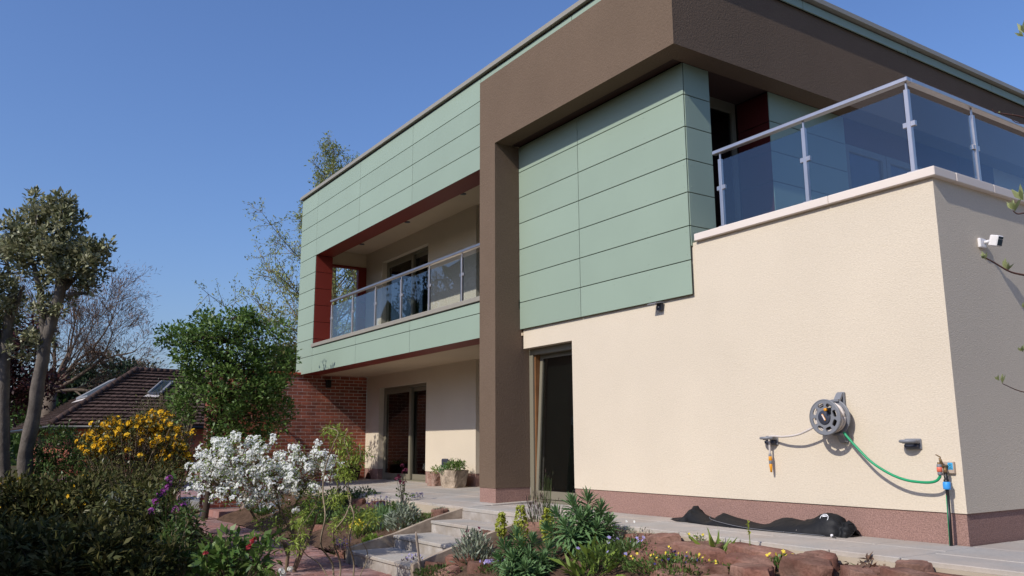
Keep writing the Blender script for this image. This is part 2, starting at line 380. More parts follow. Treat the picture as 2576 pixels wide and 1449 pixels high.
house = thing('modern_house', 'two-storey modern house with sage green panels, cream walls and brown frame', 'house', (-7, 1, 0))

# --- cream rendered walls (ground floor block on the right)
w = MB()
w.box(-5.166, 0, 0, 0.3, HP, HC)
w.box(XPR + 0.03, -5.166, 0, 0.3, 2.2115, HC)
w.box(-0.3, 0, 0.3, YT, HP, HC)
w.build('wall', 'cream_render', house)
p = MB()
p.box(-5.166, -0.012, 0.012, 0.3, -0.1, HP); p.box(-0.312, -0.012, 0.3, YT, -0.1, HP)
p.build('plinth', 'plinth_pebble', house)
# copings, stone by stone
xs = [-2.795, -1.02, 0.05]
for a, b in zip(xs[:-1], xs[1:]):
    MB().bbox(a + 0.002, b - 0.002, -0.05, 0.30, HC + 0.001, ZCOP, 0.006).build('coping_stone', 'coping_cream', house)
ys = [0.304, 0.95, 2.8, 4.6, 6.4, YT]
for a, b in zip(ys[:-1], ys[1:]):
    MB().bbox(-0.26, 0.05, a + 0.002, b - 0.002, HC + 0.001, ZCOP, 0.006).build('coping_stone', 'coping_cream', house)
# balcony floor on the block
MB().box(-6.2, -0.3, 0.3, YT, 2.92, 3.06).build('balcony_floor', 'sandstone_slab', house)

# --- cladding panels
def rivets(mb, axis, plane, a0, a1, z0, z1, sgn):
    """screw heads: two rows on the panel, near its ends and in the middle"""
    n = max(2, int(round((a1 - a0) / 0.6)) + 1)
    for i in range(n):
        a = a0 + 0.05 + (a1 - a0 - 0.10) * i / (n - 1)
        for z in (z0 + 0.07, z1 - 0.07):
            r = 0.006; h = 0.004
            ring = [(math.cos(k * math.pi / 3) * r, math.sin(k * math.pi / 3) * r) for k in range(6)]
            vs = [((a + p, plane, z + q) if axis == 'x' else (plane, a + p, z + q)) for p, q in ring]
            hh = plane + sgn * h
            vs += [((a + p * .6, hh, z + q * .6) if axis == 'x' else (hh, a + p * .6, z + q * .6)) for p, q in ring]
            fs = [(k, (k + 1) % 6, 6 + (k + 1) % 6, 6 + k) for k in range(6)] + [tuple(range(6, 12))]
            if (axis == 'x') == (sgn > 0): fs = [tuple(reversed(f)) for f in fs]
            mb.add(vs, fs)
def panel(parent, axis, plane, a0, a1, z0, z1, sgn, mat='green_panel', th=0.012, riv=True):
    """flat panel whose outer face lies at plane, facing sgn along the other axis"""
    mb = MB(); g = GAP / 2
    p0, p1 = (plane, plane - sgn * th) if sgn < 0 else (plane - th, plane)
    lo, hi = min(p0, p1), max(p0, p1)
    if axis == 'x': mb.bbox(a0 + g, a1 - g, lo, hi, z0 + g, z1 - g, 0.002)
    else: mb.bbox(lo, hi, a0 + g, a1 - g, z0 + g, z1 - g, 0.002)
    if riv: rivets(mb, axis, plane, a0, a1, z0, z1, sgn)
    return mb.build('cladding_panel', mat, parent)

# left upper storey: backing boxes then panels
bk = MB()
bk.box(XL + 0.02, XPL + 0.03, YG + 0.03, -0.03, ZO + 0.03, ZBT)
bk.box(XL + 0.02, XLJ - 0.02, YG + 0.03, -0.03, ZSB + 0.03, ZO + 0.03)
bk.box(XLJ - 0.02, XPL + 0.03, YG + 0.03, -0.03, ZSB + 0.03, 2.94)
clad = bk.build('facade_backing', 'dark_cavity', house)
xj = [XL, XLJ, -11.568, -9.206, -6.845]
for r in range(4):
    for a, b in zip(xj[:-1], xj[1:]): panel(clad, 'x', YG, a, b, ZR - (r + 1) * PH, ZR - r * PH, -1)
for r in range(4, 11): panel(clad, 'x', YG, XL, XLJ, ZR - (r + 1) * PH, ZR - r * PH, -1)
for a, b in zip(xj[1:-1], xj[2:]):
    panel(clad, 'x', YG, a, b, ZSB, ZSB + PH, -1); panel(clad, 'x', YG, a, b, ZSB + PH, 2.955, -1)
# red linings: reveal of the column, soffit strips
for r in range(4, 11):
    z1, z0 = ZR - r * PH, max(ZR - (r + 1) * PH, 2.96)
    if z1 > 3.0: panel(clad, 'y', XLJ, YG + 0.014, -0.02, z0, z1, 1, mat='red_panel', riv=False)
MB().box(XLJ + 0.002, XPL + 0.03, YG + 0.004, -0.02, ZO + 0.004, ZO + 0.026).build('soffit_strip', 'red_panel', clad)
MB().box(XL + 0.02, XPL + 0.03, YG + 0.004, -0.02, ZSB + 0.003, ZSB + 0.026).build('soffit_strip', 'red_panel', clad)
MB().box(XWL, XPR + 0.03, -0.018, YW + 0.2, ZSB + 0.008, ZSB + 0.05).build('soffit', 'cream_smooth', house)
# end of the balcony: lintel and red lined jamb
e = MB(); e.box(-14.96, -14.88, -0.03, YW, 5.10, 5.45); e.build('end_lintel', 'cream_smooth', house)
e = MB(); e.box(-14.97, -14.86, -0.03, YW, 5.045, 5.099); e.box(-14.97, -14.86, 0.99, YW, 4.62, 5.044); e.box(-14.97, -14.86, 0.99, YW, 4.25, 4.61); e.box(-14.97, -14.86, 0.99, YW, 3.88, 4.24); e.box(-14.97, -14.86, 0.99, YW, 3.5, 3.87); e.box(-14.97, -14.86, 0.99, YW, 2.96, 3.49)
e.build('end_jamb', 'red_panel', house)
# sill of the left balcony
for a, b in zip([XLJ - 0.03, -11.0, -8.2], [-11.0, -8.2, XPL + 0.02]):
    MB().bbox(a + 0.001, b - 0.001, YG - 0.03, -0.06, 2.962, 3.038, 0.005).build('balcony_sill', 'roof_trim', house)
MB().box(XL + 0.05, XPR, -0.06, YW + 0.3, 2.80, 2.94).build('balcony_floor', 'sandstone_slab', house)
MB().box(XL + 0.05, XPR, -0.03, YW + 0.3, 5.43, 5.5).build('balcony_ceiling', 'cream_smooth', house)
for q_ in (onz(910, 615, 5.42), onz(1024.6, 559.3, 5.42), onz(1165, 488.6, 5.42)):
    d = MB(); d.lathe([(0.001, 0.0), (0.052, 0.0), (0.062, 0.003), (0.062, 0.012), (0.001, 0.012)], (q_.x, q_.y, 5.4165), n=16)
    d.build('downlight', 'dark_plastic', house)

# back walls (both storeys) with door openings
def door_wall(z0, z1, zd, name):
    m = MB()
    m.box(XL + 0.06 if z0 > 2 else XWL, -13.944, YW, YW + 0.25, z0, z1)
    m.box(-13.944, -11.65, YW, YW + 0.25, zd, z1)
    m.box(-11.65, XWR, YW, YW + 0.25, z0, z1)
    m.box(XWR - 0.25, XWR, YW + 0.25, YW + 0.65, z0, z1)
    return m.build(name, 'cream_render', house)
door_wall(0.30, ZSB + 0.008, 2.115, 'wall'); door_wall(2.94, 5.43, 5.07, 'wall')
MB().box(XWL, -13.944, YW + .01, YW + 0.24, -0.05, 0.30).build('plinth', 'plinth_pebble', house)
m = MB(); m.box(-11.65, XWR - .008, YW + .01, YW + 0.24, -0.05, 0.30); m.box(XWR - .25, XWR - .008, YW + .24, YW + .65, -.05, .30)
m.build('plinth', 'plinth_pebble', house)

def glazed_door(z0, z1, nm):
    """two-leaf sliding door: outer frame, leaf frames, panes"""
    y0, y1 = YW + 0.12, YW + 0.20; x0, x1 = -13.94, -11.652; t = 0.06; xm = -12.60
    f = MB(); f.box(x0, x0 + t, y0, y1, z0, z1); f.box(x1 - t, x1, y0, y1, z0, z1)
    f.box(x0 + t, x1 - t, y0, y1, z1 - t, z1); f.box(x0 + t, x1 - t, y0, y1, z0, z0 + 0.04)
    fr = f.build('glazed_door', 'olive_frame', house)
    for a, b, dy in ((x0 + t + 0.01, xm + 0.05, -0.025), (xm - 0.05, x1 - t - 0.01, 0.035)):
        s = 0.085; l = MB(); q0, q1 = y0 + dy + 0.01, y0 + dy + 0.055; za, zb = z0 + 0.045, z1 - t - 0.005
        l.box(a, a + s, q0, q1, za, zb); l.box(b - s, b, q0, q1, za, zb); l.box(a + s, b - s, q0, q1, zb - s, zb); l.box(a + s, b - s, q0, q1, za, za + s + 0.03)
        l.build('leaf_frame', 'olive_frame', fr)
        MB().box(a + s - .01, b - s + .01, q0 + 0.018, q0 + 0.028, za + s, zb - s + .01).build('pane', 'window_glass', fr)
    return fr
glazed_door(0.055, 2.115, 'lower'); glazed_door(2.95, 5.07, 'upper')
# rooms behind the doors
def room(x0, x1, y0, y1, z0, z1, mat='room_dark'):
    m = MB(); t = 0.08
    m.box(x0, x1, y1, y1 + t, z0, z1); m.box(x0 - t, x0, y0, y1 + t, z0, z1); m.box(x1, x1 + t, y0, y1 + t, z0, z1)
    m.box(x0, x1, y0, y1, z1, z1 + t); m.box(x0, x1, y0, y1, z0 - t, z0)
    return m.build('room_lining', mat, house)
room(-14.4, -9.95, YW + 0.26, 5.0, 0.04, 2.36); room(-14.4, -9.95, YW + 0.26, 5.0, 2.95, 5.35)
# recess right of the wall: dark glazed screen
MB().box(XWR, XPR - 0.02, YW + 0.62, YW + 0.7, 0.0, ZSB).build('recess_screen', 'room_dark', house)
MB().box(XWR, XPR - 0.02, YW + 0.62, YW + 0.7, 2.95, 5.43).build('recess_screen', 'olive_frame', house)

# --- brown frame: pillar and roof beam
f = MB()
pts = [(XPL, 0.22), (XPR, 0.22), (XPR, ZBB), (-2.557, ZBB), (-2.557, ZBT), (XPL, ZBT)]
f.prism(pts, YD, -0.20, 'y')
f.v = [tuple(v) for v in f.v]
f.box(XPL, XPR, -0.20, 0.118, 0.22, ZBB)
f.box(-2.85, -2.557, -0.20, YT, ZBB, ZBT)
f.build('brown_frame', 'brown_render', house)
MB().box(XPL + .006, XPR - .006, YD + .006, 0.118, -0.05, 0.219).build('pillar_plinth', 'plinth_pebble', house)
# fascia strip above the beam and along the right side
fb = MB(); fb.box(XPL, -2.60, YG + 0.03, 0, ZBT + .002, ZR); fb.box(-2.9, -2.60, 0, YT, ZBT + .002, ZR)
fas = fb.build('fascia_backing', 'dark_cavity', house)
for a, b in zip([-6.845, -4.48], [-4.48, -2.575]): panel(fas, 'x', YG, a, b, ZBT - 0.02 if a > -6.8 else ZBT - .02, ZR, -1, riv=False)
for a, b in zip([YG + .014, 1.9, 4.3, 6.7], [1.9, 4.3, 6.7, YT]): panel(fas, 'y', -2.515, a, b, ZBT - 0.01, ZR, 1, riv=False, th=0.02)
# roof deck and metal edge trim
MB().box(XL + 0.02, -2.62, YG + 0.03, YT, ZR - 0.10, ZR + 0.012).build('roof', 'roof_membrane', house)
for a, b in zip([XL - 0.04, -11.6, -8.4, -5.2], [-11.6, -8.4, -5.2, -2.45]):
    MB().bbox(a + .001, b - .001, YG - 0.055, -0.2, ZR + 0.02, ZR + 0.095, 0.004).build('roof_trim', 'roof_trim', house)
for a, b in zip([-0.2, 1.7, 4.4, 7.0], [1.7, 4.4, 7.0, YT]):
    MB().bbox(-2.75, -2.45, a + .001, b - .001, ZR + 0.02, ZR + 0.095, 0.004).build('roof_trim', 'roof_trim', house)
# left end wall and rear so that light does not leak
m = MB(); m.box(XL + .03, XL + .1, YW + .25, YT, 2.9, ZR - .1); m.box(XL + .03, -2.9, YT - .1, YT, 0, ZR - .1); m.box(XWL, XWL + .06, YW + .25, YT, 0, 2.9)
m.build('rear_wall', 'cream_smooth', house)

# --- green clad bay on the right block
bk = MB(); bk.box(XPR, XB - 0.03, -0.028, 0.3, BX0 + 0.012, 5.36); bk.box(XB - 0.25, XB - 0.03, 0.3, 0.40, 3.06, 5.36)
bk.box(-3.4, XB - 0.03, 1.53, 3.1, 3.06, 5.36)
bay = bk.build('bay_backing', 'dark_cavity', house)
for r in range(7):
    z0 = BX0 + r * PH2; z1 = min(z0 + PH2, 5.335)
    for a, b in ((XPR, -4.90), (-4.90, XB)): panel(bay, 'x', -0.045, a, b, z0, z1, -1)
    if z1 > 3.2: panel(bay, 'y', XB + 0.002, -0.03, 0.407, max(z0, 3.06), z1, 1)
    if z1 > 3.2: panel(bay, 'y', XB + 0.002, 1.5, 3.1, max(z0, 3.06), z1, 1)
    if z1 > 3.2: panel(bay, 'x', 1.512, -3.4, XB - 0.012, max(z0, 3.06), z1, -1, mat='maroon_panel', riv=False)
MB().box(XPR, -2.62, -0.20, YT, 5.34, 5.38).build('soffit', 'soffit_brown', house)
# recess with a glazed door behind the bay
m = MB(); m.box(-3.48, -3.40, 0.30, 0.78, 3.06, 5.34); m.build('recess_wall', 'cream_smooth', house)
g = MB(); g.box(-3.47, -3.41, 0.80, 0.88, 3.06, 5.34); g.box(-3.47, -3.41, 1.42, 1.50, 3.06, 5.34); g.box(-3.47, -3.41, .88, 1.42, 5.2, 5.34); g.box(-3.47, -3.41, .88, 1.42, 3.06, 3.18)
gd = g.build('glazed_door', 'olive_frame', house)
MB().box(-3.445, -3.435, .87, 1.43, 3.17, 5.21).build('pane', 'window_glass', gd)
# windows beyond the green wall
def side_window(y0, y1, z0, z1):
    t = 0.09; m = MB(); x0, x1 = XB - 0.10, XB - 0.03
    m.box(x0, x1, y0, y0 + t, z0, z1); m.box(x0, x1, y1 - t, y1, z0, z1); m.box(x0, x1, y0 + t, y1 - t, z1 - t, z1); m.box(x0, x1, y0 + t, y1 - t, z0, z0 + t)
    o = m.build('window', 'olive_frame', house)
    MB().box(x0 + .03, x0 + .04, y0 + t - .01, y1 - t + .01, z0 + t - .01, z1 - t + .01).build('pane', 'window_glass', o)
for k, y0 in enumerate((3.12, 4.12, 5.12)): side_window(y0, y0 + 0.98, 3.06, 4.95)
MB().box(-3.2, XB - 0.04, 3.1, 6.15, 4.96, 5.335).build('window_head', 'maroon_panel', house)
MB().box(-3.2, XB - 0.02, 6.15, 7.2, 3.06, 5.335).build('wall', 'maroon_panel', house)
MB().box(-3.2, XB - 0.02, 7.2, YT, 3.06, 5.335).build('wall', 'cream_smooth', house)
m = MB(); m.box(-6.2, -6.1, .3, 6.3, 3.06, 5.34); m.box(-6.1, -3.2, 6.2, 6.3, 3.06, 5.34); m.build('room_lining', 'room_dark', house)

# --- balcony railings
def railing(kind, posts, p0, p1, top, zb, glassmat, ends, corner=False):
    """posts: coords along the run; kind 'x' means the run follows X at y=p0"""
    hr = MB(); s = 0.03
    def B(mb, a0, a1, o0, o1, z0, z1, b=0.003):
        if kind == 'x': mb.bbox(a0, a1, p0 + o0, p0 + o1, z0, z1, b)
        else: mb.bbox(p0 + o0, p0 + o1, a0, a1, z0, z1, b)
    B(hr, ends[0], ends[1], -0.035, 0.035, top - 0.045, top, 0.006)
    rail = hr.build('railing', 'steel', house)
    for a in (posts[1:] if corner else posts):
        m = MB(); B(m, a - 0.021, a + 0.021, -0.021, 0.021, zb, top - 0.115)
        B(m, a - 0.008, a + 0.008, -0.008, 0.008, top - 0.115, top - 0.045, .002)
        B(m, a - 0.055, a + 0.055, -0.028, 0.028, zb + 0.002, zb + 0.055)
        for zc in (zb + 0.12 if False else zb + 0.50,):
            B(m, a - 0.06, a + 0.06, -0.017, 0.017, zc - 0.025, zc + 0.025)
        m.build('post', 'steel', rail)
    for a, b in zip(posts[:-1], posts[1:]):
        m = MB(); B(m, a + 0.035, b - 0.035, -0.005, 0.005, zb + 0.03, top - 0.13, .001)
        m.build('glass_pane', glassmat, rail)
    return rail
rl = railing('x', [-13.33, -12.19, -11.06, -9.93, -8.83, -7.71, -6.9], -0.25, None, 3.945, 3.038, 'balcony_glass', (-13.36, -6.8))
YR = 0.12
rr = railing('x', [-2.49, -1.355, -0.225], YR, None, 4.14, ZCOP, 'tinted_glass', (-2.58, -0.19))
r2 = railing('y', [YR + .01, 1.25, 2.38, 3.5, 4.6], -0.225, None, 4.14, ZCOP, 'tinted_glass', (YR + 0.036, 5.0), corner=True)

# --- tilted window beside the pillar
x0, x1, zt, yf = XPR + 0.002, -5.168, 2.21, 0.119
m = MB(); m.box(x0, x0 + 0.09, yf, yf + 0.09, 0.02, zt); m.box(x1 - 0.06, x1, yf, yf + 0.09, 0.02, zt); m.box(x0 + .09, x1 - .06, yf, yf + 0.09, zt - 0.09, zt); m.box(x0 + .09, x1 - .06, yf, yf + 0.09, 0.02, 0.06)
wf = m.build('window', 'olive_frame', house)
m = MB(); m.box(x0 + .0905, x0 + .12, yf + .03, yf + .12, 0.06, zt - .09); m.build('inner_frame', 'wood_inner', wf)
def tilt(v, k=0.055): return (v[0], v[1] + max(0, v[2] - 0.06) * k, v[2])
m = MB(); a, b = x0 + 0.125, x1 - 0.05; y0, y1 = yf + 0.0, yf + 0.06
m.box(a, a + .06, y0, y1, 0.07, 2.13); m.box(b - .06, b, y0, y1, 0.07, 2.13); m.box(a + .06, b - .06, y0, y1, 2.06, 2.13); m.box(a + .06, b - .06, y0, y1, 0.07, 0.18)
m.v = [tilt(v) for v in m.v]; m.build('sash', 'olive_frame', wf)
m = MB(); m.box(a + .055, b - .055, y0 + .02, y0 + .032, 0.175, 2.065); m.v = [tilt(v) for v in m.v]; m.build('pane', 'window_glass', wf)
m = MB(); m.box(a + .03, b - .03, y0 + .11, y0 + .115, 0.10, 2.13); m.v = [tilt(v) for v in m.v]; m.build('blind', 'blind', wf)
room(-6.3, -3.0, 0.42, 4.0, 0.05, 2.9, 'room_pale')
MB().box(XPR, -5.168, 0.12, 0.42, -0.06, 0.018).build('threshold', 'sandstone_slab', house)
# arched vent at the foot of the far wall and a socket plate
m = MB(); pts = [(-14.46 + 0.13 * math.cos(t), 0.06 + 0.15 * math.sin(t)) for t in np.linspace(0, math.pi, 12)]
m.prism(pts, YW + .0, YW + 0.03, 'y'); m.build('drain_arch', 'black_plastic', house)

# --- brick garden wall
brickwall = thing('brick_wall', 'red brick garden wall with red coping joining the far end of the house', 'wall', (-14.75, -0.6, 0))
YB0, YB1 = -2.42, YW - 0.002
m = MB(); m.box(XWL - 0.20, XWL + 0.0015, YB0 + .012, YB1, -0.7, 2.40); m.build('mortar_core', 'brick_mortar', brickwall)
bm = MB(); bm.bbox(0, 0.034, 0, 0.215, 0, 0.065, 0.003); bme = None
cnt = 0; bricks = []
for r in range(40):
    z = 2.40 - 0.075 * (r + 1) + 0.005
    if z < -0.5: break
    y = YB1 - (0.1125 if r % 2 else 0.0)
    first = True
    while y > YB0 + 0.02:
        ln = 0.215
        ya = y - ln
        if first and r % 2:
            bricks.append((YB1 - 0.1025, YB1 - .0, z, 0))
        first = False
        if ya < YB0: ya = YB0
        bricks.append((ya, y - .0, z, 1)); y = ya - 0.010
# largest in view: the open stretch right of the tree and above the shrub
vis = [b for b in bricks if b[1] > -0.9 and b[2] > 0.15]
vis = sorted(vis, key=lambda b: -(b[0] + 0.02 * b[2]))[:300]
vs_ = set(id(b) for b in vis)
if True:
    me_b = None
    for b in vis:
        if b[3] == 1 and abs((b[1] - b[0]) - 0.215) < 0.002:
            if me_b is None:
                q = MB(); q.bbox(-0.028, 0.004, -0.1075, 0.1075, -0.0325, 0.0325, 0.003)
                o = q.build('brick', 'brick', brickwall); me_b = o.data; o.location = Vector((XWL, (b[0] + b[1]) / 2, b[2] + .0325))
            else:
                o = link('brick', me_b, brickwall); o.location = (XWL, (b[0] + b[1]) / 2, b[2] + .0325)
            o.rotation_euler = (random.uniform(-.004, .004), random.uniform(-.004, .004), random.uniform(-.006, .006))
        else:
            MB().bbox(XWL - 0.028, XWL + 0.005, b[0], b[1], b[2], b[2] + .065, .003).build('brick', 'brick', brickwall)
rest = MB()
for b in bricks:
    if id(b) not in vs_: rest.bbox(XWL - 0.028, XWL + random.uniform(.003, .007), b[0], b[1], b[2], b[2] + 0.065, .003)
# end pier faces
for r in range(40):
    z = 2.40 - 0.075 * (r + 1) + 0.005
    if z < -.5: break
    rest.bbox(XWL - 0.215, XWL - 0.03, YB0 - 0.006, YB0 + 0.03, z, z + .065, .003)
rest.build('brickwork', 'brick', brickwall, kind='stuff')
for k in range(12):
    a = YB0 - 0.03 + k * 0.302; b = min(a + 0.30, YW - .01)
    if b - a > .05: MB().bbox(XWL - 0.24, XWL + 0.035, a, b, 2.402, 2.455, .008).build('coping_tile', 'red_coping', brickwall)
lamp = MB(); lamp.bbox(XWL + .012, XWL + .10, 0.17, 0.28, 2.13, 2.29, .01); lamp.bbox(XWL + .012, XWL + .13, .15, .30, 2.29, 2.305, .003)
tag(lamp.build('wall_lamp', 'black_plastic'), 'small dark wall lamp high on the shaded brick wall', 'lamp')
# ------------------------------------------------------------------ ground, terrace, steps, path
ZP = -0.60
def grid_sheet(name, mat, x0, x1, y0, y1, nx, ny, fz):
    m = MB(); vs = []; fs = []
    for j in range(ny + 1):
        for i in range(nx + 1):
            x = x0 + (x1 - x0) * i / nx; y = y0 + (y1 - y0) * j / ny; vs.append((x, y, fz(x, y)))
    for j in range(ny):
        for i in range(nx):
            a = j * (nx + 1) + i; fs.append((a, a + 1, a + nx + 2, a + nx + 1))
    m.add(vs, fs, True); return struct(m.build(name, mat))
def hz(x, y, s=1.7): return math.sin(x * s + 1.3 * math.sin(y * s * .7)) * math.cos(y * s * 1.3 + .5 * x)
# one sheet to the horizon
m = MB(); m.add([(-700, -700, -0.66), (700, -700, -0.66), (700, 700, -0.66), (-700, 700, -0.66)], [(0, 1, 2, 3)])
struct(m.build('ground', 'ground_cover'))
def bedz(x, y): return -0.06 - 0.335 * max(0, (-1.07 - y)) + 0.02 * hz(x * 2.3, y * 2.3)
grid_sheet('rock_garden_soil', 'soil', -4.56, 3.2, -3.9, -1.075, 60, 30, lambda x, y: max(bedz(x, y), -0.64 + .015 * hz(x * 3, y * 3)))
grid_sheet('flower_bed', 'soil', -13.6, -6.36, -2.40, -1.02, 60, 16, lambda x, y: -0.10 - 0.36 * (-1.02 - y) + 0.025 * hz(x * 2.1, y * 2.3))
grid_sheet('border_soil', 'soil', -16, 2.5, -9.5, -3.3, 70, 30, lambda x, y: -0.632 + 0.018 * hz(x * 2, y * 2))

# terrace slabs
terr = MB()
terr.box(-6.25, 3.5, -1.05, 0.05, -0.35, -0.05); terr.box(0.0, 3.5, 0.05, YT, -0.35, -0.05)
terrace = struct(terr.build('terrace', 'mortar'))
def slab(x0, x1, y0, y1, zf=None, mat='sandstone_slab'):
    m = MB(); g = 0.005
    m.bbox(x0 + g, x1 - g, y0 + g, y1 - g, -0.05, 0.0, 0.006)
    dz = random.uniform(-.0015, .0015)
    m.v = [(v[0], v[1], v[2] + dz + (zf(v[0], v[1]) if zf else 0)) for v in m.v]
    return m.build('paving_slab', mat, terrace)
x = -6.25; k = 0
while x < 3.4:
    ln = [0.9, 0.75, 0.9, 0.6][k % 4]; k += 1; x1 = min(x + ln, 3.5)
    if x1 < -0.4 or True:
        if k % 3 == 0: slab(x, x1, -1.07, -0.62); slab(x, x1, -0.62, 0.0 if x1 <= 0 else 0.0)
        else: slab(x, x1, -1.07, -0.45); slab(x, x1, -0.45, 0.0)
    x = x1
for j in range(8):
    for i in range(4):
        slab(0.0 + i * 0.87, 0.87 + i * 0.87, 0.0 + j * 0.6, 0.6 + j * 0.6)
tl = lambda x, y: 0.028 * (y + 1.07)
m = MB(); m.box(-14.66, -6.26, -1.03, 1.45, -0.5, -0.052)
m.v = [(v[0], v[1], v[2] + (tl(v[0], v[1]) if v[2] > -.2 else 0)) for v in m.v]
m.build('slab_bed', 'mortar', terrace)
for j, (y0, y1) in enumerate(((-1.06, -0.6), (-0.6, 0.0), (0.0, 0.6), (0.6, 1.2), (1.2, 1.85))):
    x = -14.65 + (0.35 if j % 2 else 0); 
    if j % 2: slab(-14.65, -14.30, y0, y1, tl)
    while x < -6.3:
        x1 = min(x + random.choice((0.6, 0.9, 0.9)), -6.25)
        if x1 > -6.7: x1 = -6.25
        slab(x, x1, y0, y1, tl); x = x1
# cement haunch along the front edge
m = MB(); m.box(-4.56, 3.5, -1.10, -1.058, -0.30, -0.035); m.box(-13.6, -6.36, -1.085, -1.05, -0.3, -0.03); m.build('edging', 'mortar', terrace)

# garden steps
steps = thing('garden_steps', 'four pale stone steps with side kerbs climbing to the terrace', 'steps', (-5.45, -1.9, -0.6))
ys_ = [-1.07, -1.535, -2.07, -2.66]
for i in range(3):
    yf, yb = ys_[i + 1], ys_[i]
    z = -0.15 * (i + 1)
    for a, b in ((-6.27, -5.33), (-5.33, -4.64)):
        m = MB(); m.bbox(a + .002, b - .002, yf - 0.012, yb - 0.002, z - 0.04, z, .006); m.build('tread', 'sandstone_slab', steps)
for i in range(4):
    z = -0.15 * i
    m = MB(); m.box(-6.27, -4.64, ys_[i] + .004, ys_[i] + 0.12, z - 0.155 if i < 3 else -0.64, z - 0.042 if i else z - 0.052); m.build('riser', 'concrete_step', steps)
prof = [(-0.98, 0.0), (-1.55, -0.135), (-2.07, -0.29), (-2.69, -0.425), (-2.69, -0.66), (-0.98, -0.66)]
MB().prism([(p[0], p[1]) for p in prof], -6.345, -6.275, 'x').build('side_kerb', 'timber_kerb', steps)
prof = [(-1.075, -0.02), (-1.566, -0.135), (-2.136, -0.28), (-2.66, -0.43), (-2.66, -0.66), (-1.075, -0.66)]
MB().prism([(p[0], p[1]) for p in prof], -4.635, -4.565, 'x').build('side_kerb', 'timber_kerb', steps)

# brick path in front of the steps, curving away to the left
cl = [(-16.5, -2.75), (-14, -2.66), (-12, -2.68), (-10, -2.75), (-8.6, -2.88), (-7.3, -3.02), (-6.0, -3.10), (-4.4, -3.2), (-2.5, -3.35)]
hw = [0.42, 0.36, 0.35, 0.37, 0.40, 0.42, 0.43, 0.45, 0.45]
def smooth_line(pts, n):
    P = np.array(pts, float); t = np.linspace(0, len(P) - 1, n); out = []
    for u in t:
        i = min(int(u), len(P) - 2); f = u - i
        p0 = P[max(i - 1, 0)]; p1 = P[i]; p2 = P[i + 1]; p3 = P[min(i + 2, len(P) - 1)]
        out.append(0.5 * ((2 * p1) + (-p0 + p2) * f + (2 * p0 - 5 * p1 + 4 * p2 - p3) * f * f + (-p0 + 3 * p1 - 3 * p2 + p3) * f ** 3))
    return np.array(out)
CLs = smooth_line([(a[0], a[1], h) for a, h in zip(cl, hw)], 140)
m = MB(); vs = []
for i, (x, y, h) in enumerate(CLs):
    t = CLs[min(i + 1, 139), :2] - CLs[max(i - 1, 0), :2]; t /= np.linalg.norm(t); n_ = np.array([-t[1], t[0]])
    a = np.array([x, y]) + n_ * (h + .02); b = np.array([x, y]) - n_ * (h + .02)
    vs += [(a[0], a[1], ZP - 0.018), (b[0], b[1], ZP - 0.018)]
m.add(vs, [(2 * i + 1, 2 * i + 3, 2 * i + 2, 2 * i) for i in range(139)])
path = struct(m.build('path', 'soil'))
seg = np.linalg.norm(np.diff(CLs[:, :2], axis=0), axis=1); arc = np.concatenate([[0], np.cumsum(seg)])
pav = []; s_ = 0.0; row = 0
while s_ < arc[-1]:
    x = np.interp(s_, arc, CLs[:, 0]); y = np.interp(s_, arc, CLs[:, 1]); h = np.interp(s_, arc, CLs[:, 2])
    x2 = np.interp(min(s_ + .1, arc[-1]), arc, CLs[:, 0]); y2 = np.interp(min(s_ + .1, arc[-1]), arc, CLs[:, 1])
    ang = math.atan2(y2 - y, x2 - x); nn = np.array([-math.sin(ang), math.cos(ang)])
    k = int(2 * h / 0.205); off = -h + (0.05 if row % 2 else 0.15 if False else 0.1025)
    u = -h + 0.1 - (0.1 if row % 2 else 0)
    while u < h + 0.05:
        c = np.array([x, y]) + nn * u
        pav.append((c[0], c[1], ang)); u += 0.205
    s_ += 0.105; row += 1
pav.sort(key=lambda p: (p[0] - CAM.x) ** 2 + (p[1] - CAM.y) ** 2)
def inview(p):
    d = Vector((p[0], p[1], ZP)) - CAM; z = d.dot(FWD)
    return z > 0 and abs(d.dot(RGT) / z) < .63 and d.dot(UPV) / z > -.352
vp = [p for p in pav if inview(p)]
pm = MB(); pm.bbox(-0.05, 0.05, -0.1, 0.1, -0.03, 0.0, .004); pme = None
for p in vp[:300]:
    if pme is None:
        o = pm.build('brick_paver', 'paver', path); pme = o.data
    else: o = link('brick_paver', pme, path)
    o.location = (p[0], p[1], ZP + random.uniform(-.003, .003)); o.rotation_euler = (random.uniform(-.01, .01), random.uniform(-.01, .01), p[2] + random.uniform(-.015, .015))
if len(vp) > 300:
    r = MB()
    for p in vp[300:]:
        q = MB(); q.bbox(-0.05, 0.05, -0.1, 0.1, -0.03, 0.0, .004)
        ca, sa = math.cos(p[2]), math.sin(p[2])
        r.add([(p[0] + v[0] * ca - v[1] * sa, p[1] + v[0] * sa + v[1] * ca, ZP + v[2]) for v in q.v], q.f)
    r.build('brick_paving', 'paver', path, kind='stuff')
m = MB(); m.box(3.5, 14, -1.05, YT, -.35, -.03)  # unseen pale paving, added to bounce light onto the right end wall
struct(m.build('bounce_paving', 'sandstone_slab'))
# paved yard beyond the path with a low stone kerb step
m = MB(); m.box(-40, -16.6, -3.4, 1.0, -0.64, -0.46); m.box(-16.6, -13.75, -2.28, -1.0, -0.64, -0.47)
struct(m.build('yard_paving', 'paver'))
kerb = thing('stone_step', 'low grey stone step at the far end of the path behind the white bush', 'step', (-15, -2.2, -.5))
for a, b in ((-17.2, -16.0), (-15.98, -14.95)):
    m = MB(); m.bbox(a, b, -2.36, -2.0, -0.52, -0.34, .015); m.build('kerb_stone', 'grey_kerb', kerb)

